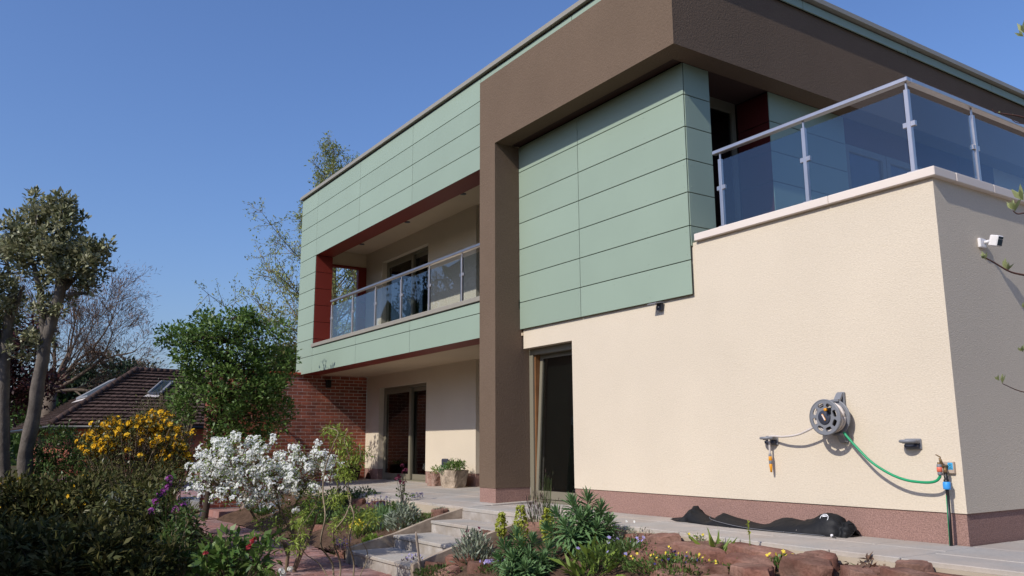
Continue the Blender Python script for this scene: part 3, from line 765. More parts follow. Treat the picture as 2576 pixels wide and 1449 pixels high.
def onsurf(a, b, fz):
    """where a line of sight meets a sloping bed"""
    d = ray(a, b); lo, hi = 1.0, 40.0; t = lo; prev = lo
    while t < hi:
        p = CAM + d * t
        if p.z < fz(p.x, p.y): return CAM + d * (t - .005)
        t += .02
    return CAM + d * 10
def rockbed(x, y): return -0.06 - 0.335 * max(0, (-1.07 - y))
def leftbed(x, y): return -0.10 - 0.36 * max(0, (-1.02 - y))
# ------------------------------------------------------------------ things fixed to the wall
def disc_with_holes(mb, center, R, r_in, hole_c, hr, ht, nh, y0, y1, rot=0.0):
    """flat wheel in the XZ plane with nh rounded slots (front at y0, back at y1)"""
    import bmesh
    N = 96
    def slot(k):
        a = rot + 2 * math.pi * k / nh; out = []
        for t in range(16):
            th = 2 * math.pi * t / 16
            u = hr * math.copysign(abs(math.cos(th)) ** .6, math.cos(th)); v = ht * math.copysign(abs(math.sin(th)) ** .6, math.sin(th))
            out.append(((hole_c + u) * math.cos(a) - v * math.sin(a), (hole_c + u) * math.sin(a) + v * math.cos(a)))
        return out
    bm = bmesh.new(); edges = []
    def loop(pts):
        vs = [bm.verts.new((p[0], 0, p[1])) for p in pts]
        for i in range(len(vs)): edges.append(bm.edges.new((vs[i], vs[(i + 1) % len(vs)])))
    loop([(R * math.cos(2 * math.pi * i / N), R * math.sin(2 * math.pi * i / N)) for i in range(N)])
    for k in range(nh): loop(slot(k))
    bmesh.ops.triangle_fill(bm, edges=edges, use_beauty=True)
    geom = bm.faces[:]
    ret = bmesh.ops.extrude_face_region(bm, geom=geom)
    for v in ret['geom']:
        if isinstance(v, bmesh.types.BMVert): v.co.y += (y1 - y0)
    bm.verts.index_update()
    vs = [(v.co.x + center[0], v.co.y + y0, v.co.z + center[2]) for v in bm.verts]
    fs = [[v.index for v in f.verts] for f in bm.faces]
    mb.add(vs, fs); bm.free()

reel = thing('hose_reel', 'grey wall-mounted hose reel with slotted wheel and yellow crank knob', 'hose reel', (-1.09, 0, 1.05))
RC = (-1.10, -0.235, 1.057)
m = MB(); disc_with_holes(m, RC, 0.160, 0, 0.112, 0.020, 0.032, 8, -0.235, -0.222, rot=0.3)
m.lathe([(0.158, 0), (0.166, 0.004), (0.166, 0.014), (0.158, 0.018)], (RC[0], -0.238, RC[2]), (0, 1, 0), 64)
m.build('front_wheel', 'grey_plastic', reel)
m = MB(); disc_with_holes(m, (RC[0], 0, RC[2]), 0.160, 0, 0.112, 0.020, 0.032, 8, -0.095, -0.083, rot=0.55)
m.lathe([(0.158, 0), (0.166, 0.004), (0.166, 0.012), (0.158, 0.016)], (RC[0], -0.098, RC[2]), (0, 1, 0), 64)
m.build('back_wheel', 'grey_plastic', reel)
m = MB(); m.lathe([(0.001, -.01), (0.060, -.01), (0.064, -.006), (0.064, 0.002)], (RC[0], -0.238, RC[2]), (0, 1, 0), 40); m.build('hub_cap', 'dark_plastic', reel)
m = MB()
def slotbar(cx, cz, L, W, y, mb, ang):
    pts = []
    for t in range(20):
        th = 2 * math.pi * t / 20; u = W * math.cos(th); v = W * math.sin(th) + (L if math.sin(th) > 0 else -L)
        pts.append((cx + u * math.cos(ang) - v * math.sin(ang), cz + u * math.sin(ang) + v * math.cos(ang)))
    mb.prism(pts, y - .003, y, 'y')
slotbar(RC[0], RC[2], 0.026, 0.0085, -0.2485, m, 0.5); m.build('emblem_rim', 'yellow_plastic', reel)
m = MB(); slotbar(RC[0], RC[2], 0.024, 0.005, -0.252, m, 0.5); m.build('emblem', 'white_plastic', reel)
m = MB(); m.lathe([(0.001, 0), (0.085, 0), (0.085, 0.13), (0.001, 0.13)], (RC[0], -0.222, RC[2]), (0, 1, 0), 40); m.build('drum', 'black_plastic', reel)
m = MB()
for k in range(5): # wound hose
    pts = [(RC[0] + (0.122 + 0.008 * (k % 2)) * math.cos(i * .3), -0.208 + 0.024 * k + 0.02 * ((i * .3) % 6.283) / 6.283, RC[2] + (0.122 + .008 * (k % 2)) * math.sin(i * .3)) for i in range(22)]
    m.tube(pts, 0.0125, 8)
m.build('wound_hose', 'grey_hose', reel)
kx, kz = RC[0] + 0.055, RC[2] + 0.066
m = MB(); m.lathe([(0.001, -.002), (0.013, -.002), (0.015, .004), (0.015, .022), (.001, .022)], (kx, -0.30, kz), (0, 1, 0), 20); m.build('crank_knob', 'yellow_plastic', reel)
m = MB(); m.lathe([(0.017, 0), (0.017, .045), (.022, .05), (.022, .06)], (kx, -0.285, kz), (0, 1, 0), 20); m.build('crank_stem', 'black_plastic', reel)
m = MB(); m.tube([(kx, -.24, kz), (kx + .004, -.241, kz - .035)], [.018, .014], 10); m.build('crank_arm', 'black_plastic', reel)
# wall bracket: arched strap above and below the drum
def strap(sgn):
    m = MB(); X = RC[0] + 0.035; w = 0.033
    zc = RC[2]
    pts = [(0, zc + sgn * .235), (-.04, zc + sgn * .225), (-.085, zc + sgn * .165), (-.115, zc + sgn * .165), (-.115, zc + sgn * .145), (-.075, zc + sgn * .145), (-.03, zc + sgn * .205), (0, zc + sgn * .21)]
    m.prism([(p[0], p[1]) for p in pts], X - w, X + w, 'x'); return m
strap(1).build('bracket', 'grey_plastic', reel); strap(-1).build('bracket', 'grey_plastic', reel)
m = MB(); m.bbox(RC[0] + .0, RC[0] + .075, -.03, -.001, RC[2] - .23, RC[2] + .235, .006); m.bbox(RC[0] - .02, RC[0] + .09, -.085, -.028, RC[2] - .06, RC[2] + .06, .01); m.build('back_plate', 'grey_plastic', reel)

def guide(x, z, nm, label):
    g = thing('hose_guide', label, 'hose guide', (x, 0, z), 'hose guides on the cream wall')
    m = MB(); m.bbox(x - .075, x + .075, -.018, -.001, z - .055, z + .036, .006); m.build('plate', 'grey_plastic', g)
    m = MB(); pts = []
    for i in range(28):
        t = 2 * math.pi * i / 27; pts.append((x + .066 * math.cos(t), -.075 + .062 * math.sin(t), z + .014))
    m.tube(pts, [.0145] * 28, 8); m.build('ring', 'grey_plastic', g)
    m = MB(); m.bbox(x - .07, x + .07, -.07, -.012, z - .006, z + .028, .006); m.build('shelf', 'grey_plastic', g)
    m = MB(); m.bbox(x - .06, x + .06, -.06, -.012, z - .042, z - .010, .008); m.build('under_clip', 'dark_plastic', g)
    return g
guide(-1.90, 0.862, 'l', 'grey hose guide holding the thin grey hose and its nozzle')
guide(-0.40, 0.822, 'r', 'empty grey hose guide on the wall above the tap')

# grey hose from the reel to the left guide, with spray nozzle
hose = thing('grey_hose', 'thin grey hose running from the reel to the left guide, yellow nozzle hanging', 'hose', (-1.5, -.1, .9))
A = (RC[0] - 0.10, -0.16, RC[2] - 0.03)
P1 = smooth_line([A, (-1.30, -.155, .965), (-1.48, -.14, .905), (-1.66, -.115, .888), (-1.80, -.085, .893), (-1.865, -.07, .892), (-1.885, -.065, .875), (-1.89, -.062, .80), (-1.893, -.06, .72)], 50)
MB().tube(P1.tolist(), 0.0105, 8).build('hose_line', 'grey_hose', hose)
N0 = Vector((-1.893, -.06, .72)); ax = Vector((0.02, 0.0, -1)).normalized()
def seg_lathe(prof, mat, nm, base, axis, par, n=18): return MB().lathe(prof, base, axis, n).build(nm, mat, par)
seg_lathe([(0.009, 0), (0.014, 0.002), (0.015, .02), (.013, .025)], 'grey_plastic', 'hose_collar', N0, ax, hose)
seg_lathe([(0.013, .024), (0.0175, .03), (0.0175, .062), (.015, .066)], 'yellow_plastic', 'connector', N0, ax, hose)
seg_lathe([(0.016, .066), (0.0165, .07), (0.0165, .094), (.014, .098)], 'grey_plastic', 'locking_ring', N0, ax, hose)
seg_lathe([(0.013, .098), (0.016, .102), (0.013, .15), (.010, .178), (.001, .18)], 'yellow_plastic', 'spray_nozzle', N0, ax, hose)

# green feed hose and tap
gh = thing('green_hose', 'bright green hose drooping from the reel to the outdoor tap', 'hose', (-.5, -.1, .6))
P2 = smooth_line([(-.985, -.13, .918), (-.955, -.135, .885), (-.86, -.145, .79), (-.72, -.15, .66), (-.56, -.15, .565), (-.42, -.145, .515), (-.30, -.14, .50), (-.21, -.135, .50), (-.155, -.13, .515), (-.125, -.13, .545), (-.12, -.13, .57)], 60)
MB().tube(P2.tolist(), 0.0115, 10).build('hose_line', 'green_hose', gh)
up = Vector((0, 0, 1)); cb = Vector((-.12, -.13, .56))
seg_lathe([(0.012, 0), (0.018, .002), (.018, .022), (.016, .026)], 'grey_plastic', 'hose_collar', cb, up, gh)
seg_lathe([(0.017, .026), (0.0215, .028), (.0215, .063), (.018, .066)], 'orange_plastic', 'connector', cb, up, gh)
seg_lathe([(0.019, .066), (0.0195, .069), (.0195, .085), (.012, .09)], 'grey_plastic', 'tap_adapter', cb, up, gh)

tap = thing('outdoor_tap', 'weathered brass tap with lever on a pale block near the corner', 'tap', (-.1, 0, .65))
m = MB(); m.bbox(-.17, -.055, -.03, -.001, .572, .668, .004); m.build('backing_block', 'pale_block', tap)
m = MB(); m.tube([(-.112, -.03, .628), (-.112, -.075, .628), (-.112, -.115, .635), (-.12, -.13, .65)], [.016, .014, .015, .014], 12)
m.tube([(-.12, -.13, .665), (-.12, -.13, .64)], [.013, .014], 12); m.tube([(-.114, -.09, .63), (-.118, -.105, .675), (-.122, -.11, .70)], [.014, .012, .008], 10)
m.tube([(-.10, -.085, .625), (-.098, -.085, .60), (-.098, -.085, .575)], [.012, .015, .013], 10)
m.build('body', 'brass', tap)
m = MB(); m.bbox(-.152, -.112, -.118, -.104, .700, .708, .002); m.v = [(v[0], v[1], v[2] + (-.112 - v[0]) * .55) for v in m.v]; m.build('lever', 'brass', tap)
sg = MB(); sg.box(-.103, -.062, -.0335, -.0305, .605, .660); sgo = sg.build('water_sign', 'sign_blue', tap)
m = MB(); m.tube([(-.0825 + .0145 * math.cos(t), -.0342, .637 + .0145 * math.sin(t)) for t in np.linspace(0, 2 * math.pi, 25)], .0012, 4, smooth=False)
m.tube([(-.092, -.0342, .647), (-.073, -.0342, .627)], .0012, 4)
m.prism([(-.088, .632), (-.079, .632), (-.080, .641), (-.087, .641)], -.0348, -.0340, 'y'); m.prism([(-.084, .641), (-.077, .641), (-.077, .645), (-.084, .645)], -.0348, -.0340, 'y')
m.box(-.098, -.067, -.0345, -.034, .6105, .613); m.box(-.098, -.067, -.0345, -.034, .616, .6185)
m.build('sign_symbol', 'dark_plastic', sgo)
pipe = thing('water_pipe', 'black standpipe with thin green stripe and bright blue cap beside the corner', 'pipe', (-.11, -.085, 0))
X, Y = -.098, -.085
MB().lathe([(.0125, 0), (.0135, .001), (.0135, .40), (.012, .40)], (X - .012, Y, 0), (0.03, 0, 1), 16).build('pipe', 'black_plastic', pipe)
m = MB(); m.tube([(X - .012 - .006, Y - .0128, .002), (X + .012 - .018, Y - .0128, .40)], .003, 6); m.build('stripe', 'green_hose', pipe)
MB().lathe([(.015, 0), (.027, .002), (.030, .01), (.030, .056), (.026, .062), (.015, .063)], (X + .0, Y, .445), (0.02, 0, 1), 20).build('cap', 'blue_plastic', pipe)
MB().lathe([(.013, -.045), (.0145, 0.0)], (X, Y, .446), (0.02, 0, 1), 12).build('pipe_neck', 'black_plastic', pipe)
MB().lathe([(.021, 0), (.021, .018), (.014, .02), (.017, .045), (.010, .05), (.014, .075)], (X, Y, .507), (0, 0, 1), 14).build('valve', 'black_plastic', pipe)

# security sensor on the shaded side wall; small solar lamp under the green bay
sen = thing('motion_sensor', 'white motion sensor light on the shaded side wall', 'sensor', (0, .7, 2.58))
m = MB(); m.bbox(.001, .03, .635, .74, 2.55, 2.635, .006); m.build('base', 'white_plastic', sen)
m = MB(); m.tube([(.03, .70, 2.60), (.07, .715, 2.605)], .014, 10); m.build('arm', 'white_plastic', sen)
hd = MB(); hd.bbox(-.045, .045, -.035, .035, -.05, .05, .008)
R_ = Matrix.Rotation(0.30, 3, 'Y') @ Matrix.Rotation(-0.25, 3, 'Z')
hd.v = [tuple(R_ @ Vector(v) + Vector((.115, .73, 2.60))) for v in hd.v]; hd.build('head', 'white_plastic', sen)
ln = MB(); ln.box(.0455, .049, -.027, .027, -.04, .015); ln.box(.0455, .049, -.027, .027, .02, .042)
ln.v = [tuple(R_ @ Vector(v) + Vector((.115, .73, 2.60))) for v in ln.v]; ln.build('lens', 'sensor_glass', sen)
sol = thing('solar_lamp', 'small dark solar lamp mounted just below the green cladding', 'lamp', (-3.4, 0, 2.42))
m = MB(); m.bbox(-3.455, -3.375, -.045, -.001, 2.385, 2.475, .008); m.build('body', 'dark_plastic', sol)
m = MB(); m.bbox(-3.50, -3.35, -.15, -.03, -.006, .006, .002); m.v = [(v[0], v[1], v[2] + 2.478 + .18 * (v[1] + .03)) for v in m.v]; m.build('solar_panel', 'grey_plastic', sol)
m = MB(); m.lathe([(.001, -.006), (.009, -.003), (.010, 0)], (-3.415, -.046, 2.425), (0, 1, 0), 12); m.build('sensor_dot', 'white_plastic', sol)

# ------------------------------------------------------------------ black fabric bag on the paving
bag = thing('fabric_bag', 'long crumpled black drawstring bag with round white logo lying along the wall', 'bag', (-2.1, -.17, 0))
prof = [(-3.22, .010, .03, -.14), (-3.05, .03, .12, -.15), (-2.96, .055, .15, -.16), (-2.87, .165, .14, -.15), (-2.80, .115, .15, -.16), (-2.66, .062, .16, -.17), (-2.56, .045, .17, -.18),
        (-2.50, .075, .17, -.18), (-2.44, .118, .17, -.18), (-2.30, .095, .17, -.18), (-2.12, .062, .175, -.18), (-1.98, .048, .18, -.18), (-1.86, .055, .18, -.175), (-1.74, .105, .18, -.17), (-1.62, .135, .18, -.165),
        (-1.48, .128, .175, -.16), (-1.36, .128, .17, -.155), (-1.24, .175, .165, -.15), (-1.14, .182, .155, -.145), (-1.08, .160, .13, -.14), (-1.045, .11, .09, -.14), (-1.01, .125, .11, -.135), (-.975, .095, .10, -.13), (-.955, .05, .05, -.13)]
m = MB(); vs = []; n = 22
Pp = smooth_line(prof, 110); rng2 = np.random.default_rng(5)
ph = rng2.uniform(0, 6.28, 6)
for i, (x, h, wd, yc) in enumerate(Pp):
    h = h * (.86 if -2.6 < x < -1.45 else 1.0)
    for k in range(n):
        a = math.pi * k / (n - 1)          # over the top from front to back
        u = math.cos(a); s = math.sin(a)
        cr = 1 + .06 * math.sin(9 * x + 3 * u + ph[0]) + .05 * math.sin(17 * x - 5 * u + ph[1]) + .035 * abs(math.sin(26 * x + 9 * u)) + .03 * abs(math.sin(41 * x - 13 * u))
        pk = .55 + .45 * (1 - abs(u)) ** .6
        vs.append((x + .012 * math.sin(14 * u + 5 * x), yc - wd * u * (1 + .04 * math.sin(12 * x)), max(.002, h * s ** .8 * cr * pk + .003)))
fs = [(i * n + k, i * n + k + 1, (i + 1) * n + k + 1, (i + 1) * n + k) for i in range(109) for k in range(n - 1)]
o = len(vs); vs += [(x, yc - wd * u_, .0015) for (x, h, wd, yc) in Pp for u_ in (1.02, -1.02)]
fs += [(o + 2 * i, o + 2 * i + 1, o + 2 * i + 3, o + 2 * i + 2) for i in range(109)]
m.add(vs, fs, True); m.build('body', 'bag_fabric', bag)
m = MB(); Q = smooth_line([(-2.46, -.345, .10), (-2.44, -.352, .06), (-2.1, -.362, .022), (-1.8, -.362, .012), (-1.5, -.345, .010), (-1.1, -.305, .008)], 40)
m.tube(Q.tolist(), .0022, 5); m.build('seam_piping', 'grey_plastic', bag)
# logo: ring with a bold mark, lying on the upper front of the bag
lc = Vector((-1.19, -.225, .150)); lx = Vector((1, .0, 0)); lz = Vector((.0, .55, .83)).normalized(); ln_ = lx.cross(lz)
def onlogo(u, v, h=.004): return lc + lx * u + lz * v - ln_ * -h
m = MB(); ring = []
for i in range(36):
    t = 2 * math.pi * i / 36
    ring += [onlogo(.044 * math.cos(t), .044 * math.sin(t)), onlogo(.038 * math.cos(t), .038 * math.sin(t))]
m.add(ring, [(2 * i, 2 * ((i + 1) % 36), 2 * ((i + 1) % 36) + 1, 2 * i + 1) for i in range(36)])
for (a, b, c_, d) in ((-.022, .022, .012, .028), (-.010, .010, -.018, .012), (-.018, .018, -.028, -.016)):
    m.add([onlogo(a, c_), onlogo(b, c_), onlogo(b, d), onlogo(a, d)], [(0, 1, 2, 3)])
m.build('logo', 'white_print', bag)
m = MB(); m.lathe([(.001, -.012), (.012, -.01), (.014, 0), (.012, .01), (.001, .012)], (-1.06, -.31, .016), (1, .3, .2), 14); m.build('cord_toggle', 'white_plastic', bag)
m = MB(); m.tube(smooth_line([(-1.02, -.16, .10), (-.95, -.15, .12), (-.92, -.17, .07), (-.93, -.26, .008), (-1.0, -.30, .006), (-1.06, -.31, .014), (-1.15, -.32, .006), (-1.2, -.31, .006)], 40).tolist(), .003, 6)
m.tube(smooth_line([(-1.05, -.315, .012), (-1.03, -.345, .005), (-1.0, -.34, .005), (-.985, -.37, .006)], 16).tolist(), .004, 6); m.build('drawstring', 'black_plastic', bag)
m = MB(); m.lathe([(.001, -.002), (.005, 0), (.001, .002)], (-1.42, -.335, .035), (0, 1, 0), 8); m.lathe([(.001, -.002), (.004, 0), (.001, .002)], (-1.55, -.352, .01), (0, 1, 0), 8); m.build('stud', 'steel', bag, kind='stuff')

# ------------------------------------------------------------------ troughs, pot, post, stake, ornament
def trough(name, label, x0, x1, y0, y1, z0, h, taper, mat, seed):
    t = thing(name, label, 'planter', ((x0 + x1) / 2, (y0 + y1) / 2, z0), 'stone troughs by the glazed door')
    m = MB(); rg = random.Random(seed); nx, nz = 9, 6
    def ring(k, z, inset=0.0):
        s = 1 - taper * (1 - k); cx, cy = (x0 + x1) / 2, (y0 + y1) / 2; hx, hy = (x1 - x0) / 2 * s - inset, (y1 - y0) / 2 * s - inset
        pts = []
        for i in range(40):
            a = 2 * math.pi * i / 40; c_, s_ = math.cos(a), math.sin(a)
            e = .28
            px_ = hx * math.copysign(abs(c_) ** e, c_); py_ = hy * math.copysign(abs(s_) ** e, s_)
            j = 0.006
            pts.append((cx + px_ + rg.uniform(-j, j), cy + py_ + rg.uniform(-j, j), z + rg.uniform(-j, j) * .6))
        return pts
    rings = [ring(0, z0 + .001)] + [ring(k / 5, z0 + h * k / 5) for k in range(1, 6)] + [ring(1, z0 + h - .004, .05), ring(1, z0 + h - .05, .055)]
    vs = [p for r in rings for p in r]; n = 40
    fs = [(i * n + k, i * n + (k + 1) % n, (i + 1) * n + (k + 1) % n, (i + 1) * n + k) for i in range(len(rings) - 1) for k in range(n)]
    fs.append(tuple(range(n - 1, -1, -1)))
    m.add(vs, fs); m.build('basin', mat, t)
    s = MB(); s.add(ring(1, z0 + h - .045, .052), [tuple(range(n))]); s.build('soil_fill', 'soil', t)
    return t
ZT = 0.05
big_trough = trough('stone_trough', 'large pale tapered stone trough planted with dark green leaves', -10.22, -9.62, .70, 1.06, ZT, .32, .22, 'trough_stone', 3)
small_trough = trough('stone_trough', 'small pinkish square stone trough with a yellow-green seedling', -10.86, -10.53, .80, 1.02, ZT, .24, .08, 'trough_pink', 4)
m = MB(); m.bbox(-10.88, -10.66, YW - .06, YW - .001, .40, .56, .02); tag(m.build('wall_box', 'dark_plastic'), 'small dark square box on the cream wall above the small trough', 'utility box')
pot = thing('plant_pot', 'dark glazed plant pot standing against the brick wall', 'pot', (-14.35, .75, .05))
MB().lathe([(.001, 0), (.17, 0), (.20, .03), (.24, .30), (.25, .31), (.25, .34), (.225, .34), (.215, .28), (.001, .27)], (-14.35, .72, .052), (0, 0, 1), 28).build('body', 'glazed_pot', pot)
stake = MB(); b = onz(1062, 1470, -.60); b = Vector((-4.70, -2.74, -.62))
p0 = at(1062, 1470, (b - CAM).dot(FWD)); p1 = at(1046, 1338, (b - CAM).dot(FWD))
stake.tube([b, p0, p1 - (p1 - p0) * .1, p1], [.016, .016, .015, .008], 8)
tag(stake.build('wooden_stake', 'old_timber'), 'thin weathered wooden stake leaning beside the lowest step', 'stake')
post = thing('timber_post', 'split grey timber post at the bend of the path behind the white bush', 'post', (-12.9, -2.2, -.6))
q = onz(617, 1288, -.5)
for dx, dy, h, r in ((0, 0, .50, .075), (.05, .10, .44, .06)):
    m = MB(); m.tube([(q.x + dx, q.y + dy, -.64), (q.x + dx + .01, q.y + dy, -.3), (q.x + dx, q.y + dy, -.62 + h)], [r, r * .95, r * .9], 9, smooth=False); m.build('log', 'old_timber', post)
# soft toy / small dog-like ornament behind the door glass: rounded seated figure
orn = thing('animal_ornament', 'small tan and white animal ornament sitting behind the glass of the lower door', 'ornament', (-12.35, 1.62, .06))
def blob(mb, c, r, n=14):
    prof = [(max(.001, r[0] * math.sin(math.pi * i / 10)), -r[2] * math.cos(math.pi * i / 10)) for i in range(11)]
    o = len(mb.v); mb.lathe(prof, c, (0, 0, 1), n)
    for i in range(o, len(mb.v)):
        v = mb.v[i]; mb.v[i] = (v[0], c[1] + (v[1] - c[1]) * r[1] / r[0], v[2])
m = MB(); blob(m, (-12.25, 1.62, .20), (.13, .10, .15)); blob(m, (-12.33, 1.58, .12), (.05, .05, .09)); blob(m, (-12.22, 1.56, .12), (.05, .05, .09)); blob(m, (-12.14, 1.62, .10), (.08, .08, .06)); m.build('body', 'leaf_litter', orn)
m = MB(); blob(m, (-12.36, 1.60, .35), (.075, .07, .075)); blob(m, (-12.42, 1.58, .33), (.035, .035, .03)); blob(m, (-12.36, 1.55, .41), (.02, .03, .03)); blob(m, (-12.36, 1.65, .41), (.02, .03, .03)); m.build('head', 'white_plastic', orn)

# ------------------------------------------------------------------ sandstone rocks
def rock_mesh(seed, sx, sy, sz):
    """broken sandstone block: irregular plan, near-flat split top, chipped arris, rough sides"""
    rg = np.random.default_rng(seed); n = 22; nc = rg.integers(5, 8)
    ca = np.sort(np.linspace(0, 2 * math.pi, nc, endpoint=False) + rg.uniform(-.35, .35, nc)) % (2 * math.pi); ca = np.sort(ca)
    cr = rg.uniform(.86, 1.12, nc)
    cx = cr * np.cos(ca); cy = cr * np.sin(ca); pl = []
    for k in range(n):
        t = 2 * math.pi * k / n; d = np.array([math.cos(t), math.sin(t)]); best = 2.0
        for i in range(nc):
            j = (i + 1) % nc; e = np.array([cx[j] - cx[i], cy[j] - cy[i]]); nn = np.array([e[1], -e[0]]); nn /= np.linalg.norm(nn)
            q = nn @ np.array([cx[i], cy[i]]); dn = d @ nn
            if dn > 1e-3: best = min(best, q / dn)
        pl.append(min(best, 1.25))
    pl = np.array(pl); slope = rg.normal(0, .10, 2)
    rings = [(1.02, -1.0), (1.04, -.4), (1.03, .2), (1.01, .72), (.975, .92), (.90, .99), (.55, 1.0), (.22, 1.0)]
    V = []
    und = rg.uniform(0, 6.28, 4)
    for ri, (r, z) in enumerate(rings):
        for k in range(n):
            t = 2 * math.pi * k / n; rr = pl[k] * r * (1 + rg.normal(0, .022) + (.04 * math.sin(7 * t + und[0]) * math.sin(3 * z + und[1]) if ri < 5 else 0))
            x, y = rr * math.cos(t), rr * math.sin(t)
            zz = z + (slope[0] * x + slope[1] * y + .05 * math.sin(3 * x + und[2]) * math.sin(3.4 * y + und[3]) if z > .5 else 0) + rg.normal(0, .03)
            V.append((x, y, zz))
    V.append((0, 0, 1.0 + rg.normal(0, .03)))
    V = np.array(V) * np.array([sx, sy, sz]) / 2
    fs = [(i * n + k, i * n + (k + 1) % n, (i + 1) * n + (k + 1) % n, (i + 1) * n + k) for i in range(len(rings) - 1) for k in range(n)]
    m0 = (len(rings) - 1) * n; fs += [(m0 + k, m0 + (k + 1) % n, len(V) - 1) for k in range(n)]; fs.append(tuple(range(n - 1, -1, -1)))
    me = bpy.data.meshes.new('sandstone_rock'); me.from_pydata(V.tolist(), [], fs); me.materials.append(MATS['red_rock'])
    me.polygons.foreach_set('use_smooth', [True] * len(fs)); me.update(); me.set_sharp_from_angle(angle=0.5)
    return me
ordn = ['nearest to the house corner', 'second', 'third', 'fourth', 'fifth', 'sixth', 'seventh', 'eighth', 'ninth', 'tenth', 'eleventh', 'twelfth', 'thirteenth']
def rock(x, y, z, s, rz, seed, label, group, tilt_=0.0):
    me = rock_mesh(seed, *s); o = bpy.data.objects.new('sandstone_rock', me); C.objects.link(o)
    o.location = (x, y, z); o.rotation_euler = (tilt_, random.uniform(-.07, .07), rz); tag(o, label, 'rock', group); return o
rr_ = random.Random(21); sd = 100
rows = [(-1.21, 0, 'top row along the paving', -2.85, 1.35), (-1.42, 0, 'second row below the paving', -2.05, 1.3), (-1.63, 0, 'third row below the paving', -1.8, 1.1), (-1.85, 0, 'lowest row at the picture edge', -1.6, 0.7)]
for ri, (y, z, nm, xa, xb) in enumerate(rows):
    xs_ = []; x = xb
    k = 0
    while x > xa:
        L = rr_.choice((.28, .36, .46, .56, .68)) * rr_.uniform(.9, 1.1)
        cx = x - L / 2
        z_ = bedz(cx, y)
        rock(cx, y + rr_.uniform(-.035, .035), z_ + rr_.uniform(-.02, .035) + (-.01 if ri == 0 else .035), (L * 1.0, rr_.uniform(.22, .30), rr_.uniform(.13, .18)), rr_.uniform(-.2, .2), sd,
             'red sandstone rock in the %s, %s' % (nm, ('rightmost' if k == 0 else ordn[k] + ' from the right')), 'sandstone rocks of the rock garden', tilt_=rr_.uniform(-.03, .14))
        sd += 1; k += 1; x -= L + rr_.uniform(-.01, .03)
for i, (px_, py_, z, s) in enumerate([(1225, 1352, -.22, .30), (1160, 1415, -.40, .34), (1100, 1432, -.46, .40), (1215, 1432, -.47, .30), (1120, 1449, -.5, .3), (1290, 1446, -.5, .34), (1355, 1330, -.12, .36), (1420, 1318, -.08, .34)]):
    q = onsurf(px_, py_, rockbed); z = q.z; rock(q.x, q.y, z - .03, (s, s * .75, .2), rr_.uniform(0, 3), sd, 'red sandstone rock right of the steps, %s in order from the bottom left' % ['fourth', 'third', 'first', 'fifth', 'second', 'sixth', 'seventh', 'eighth'][i], 'rocks beside the steps'); sd += 1
for i, (px_, py_, z, s) in enumerate([(1150, 1288, -.06, .40), (1122, 1302, -.14, .32), (1095, 1262, -.04, .42), (1060, 1256, -.04, .38), (985, 1252, -.05, .36), (860, 1395, -.52, .3), (800, 1330, -.45, .3)]):
    q = onsurf(px_, py_, leftbed); z = q.z; rock(q.x, min(q.y, -1.16), z - .03, (s, s * .6, .17), rr_.uniform(-.5, .5), sd, 'red sandstone rock at the edge of the left flower bed, %s from the steps' % ordn[i if i else 1] if i else 'red sandstone rock nearest the left kerb of the steps', 'rocks edging the left bed'); sd += 1
# ------------------------------------------------------------------ trees and plants
def branch_tree(mb, base, direc, length, r0, depth, spread, rng, tips, seglen=5, up=0.15, nchild=3, ratio=0.68, n=6, minr=0.004, wob=0.12, mid=None):
    """recursive tapered limbs; end points collected in tips"""
    p = Vector(base); d = Vector(direc).normalized(); pts = [p.copy()]; rad = [r0]
    for i in range(seglen):
        d = (d + Vector(rng.normal(0, wob, 3)) + Vector((0, 0, up * .3))).normalized()
        p = p + d * (length / seglen); pts.append(p.copy()); rad.append(max(minr, r0 * (1 - .45 * (i + 1) / seglen)))
    mb.tube(pts, rad, n if r0 > .02 else (4 if r0 > .008 else 3), cap=False)
    if mid is not None: mid.extend(pts[2:])
    if depth == 0: tips.append((p, d)); return
    for k in range(nchild):
        ax = Vector(rng.normal(0, 1, 3)); ax = (ax - d * ax.dot(d)).normalized()
        nd = (d * math.cos(spread) + ax * math.sin(spread) + Vector((0, 0, up))).normalized()
        st = pts[-1] if k == 0 else pts[rng.integers(max(1, seglen - 3), seglen + 1)]
        branch_tree(mb, st, nd, length * ratio * rng.uniform(.8, 1.15), rad[-1] * (.9 if k == 0 else .7), depth - 1, spread * 1.02, rng, tips, max(3, seglen - 1), up, nchild, ratio, n, minr, wob, mid)

def clump_leaves(tips, nper, rad, size, rng, width=.45, outward=None, upb=.25, jit=.5, droop=0.0):
    P = []; D = []
    for t in tips:
        c = np.array(t[0]); r = rad * rng.uniform(.7, 1.3)
        d = unit(rng.normal(0, 1, (nper, 3))); k = rng.uniform(0, 1, (nper, 1)) ** .5
        P.append(c + d * k * r * np.array([1, 1, .85])); D.append(d + np.array([0, 0, upb]))
    return leaves(np.concatenate(P), np.concatenate(D), size, width=width, jit=jit, rng=rng, droop=droop)

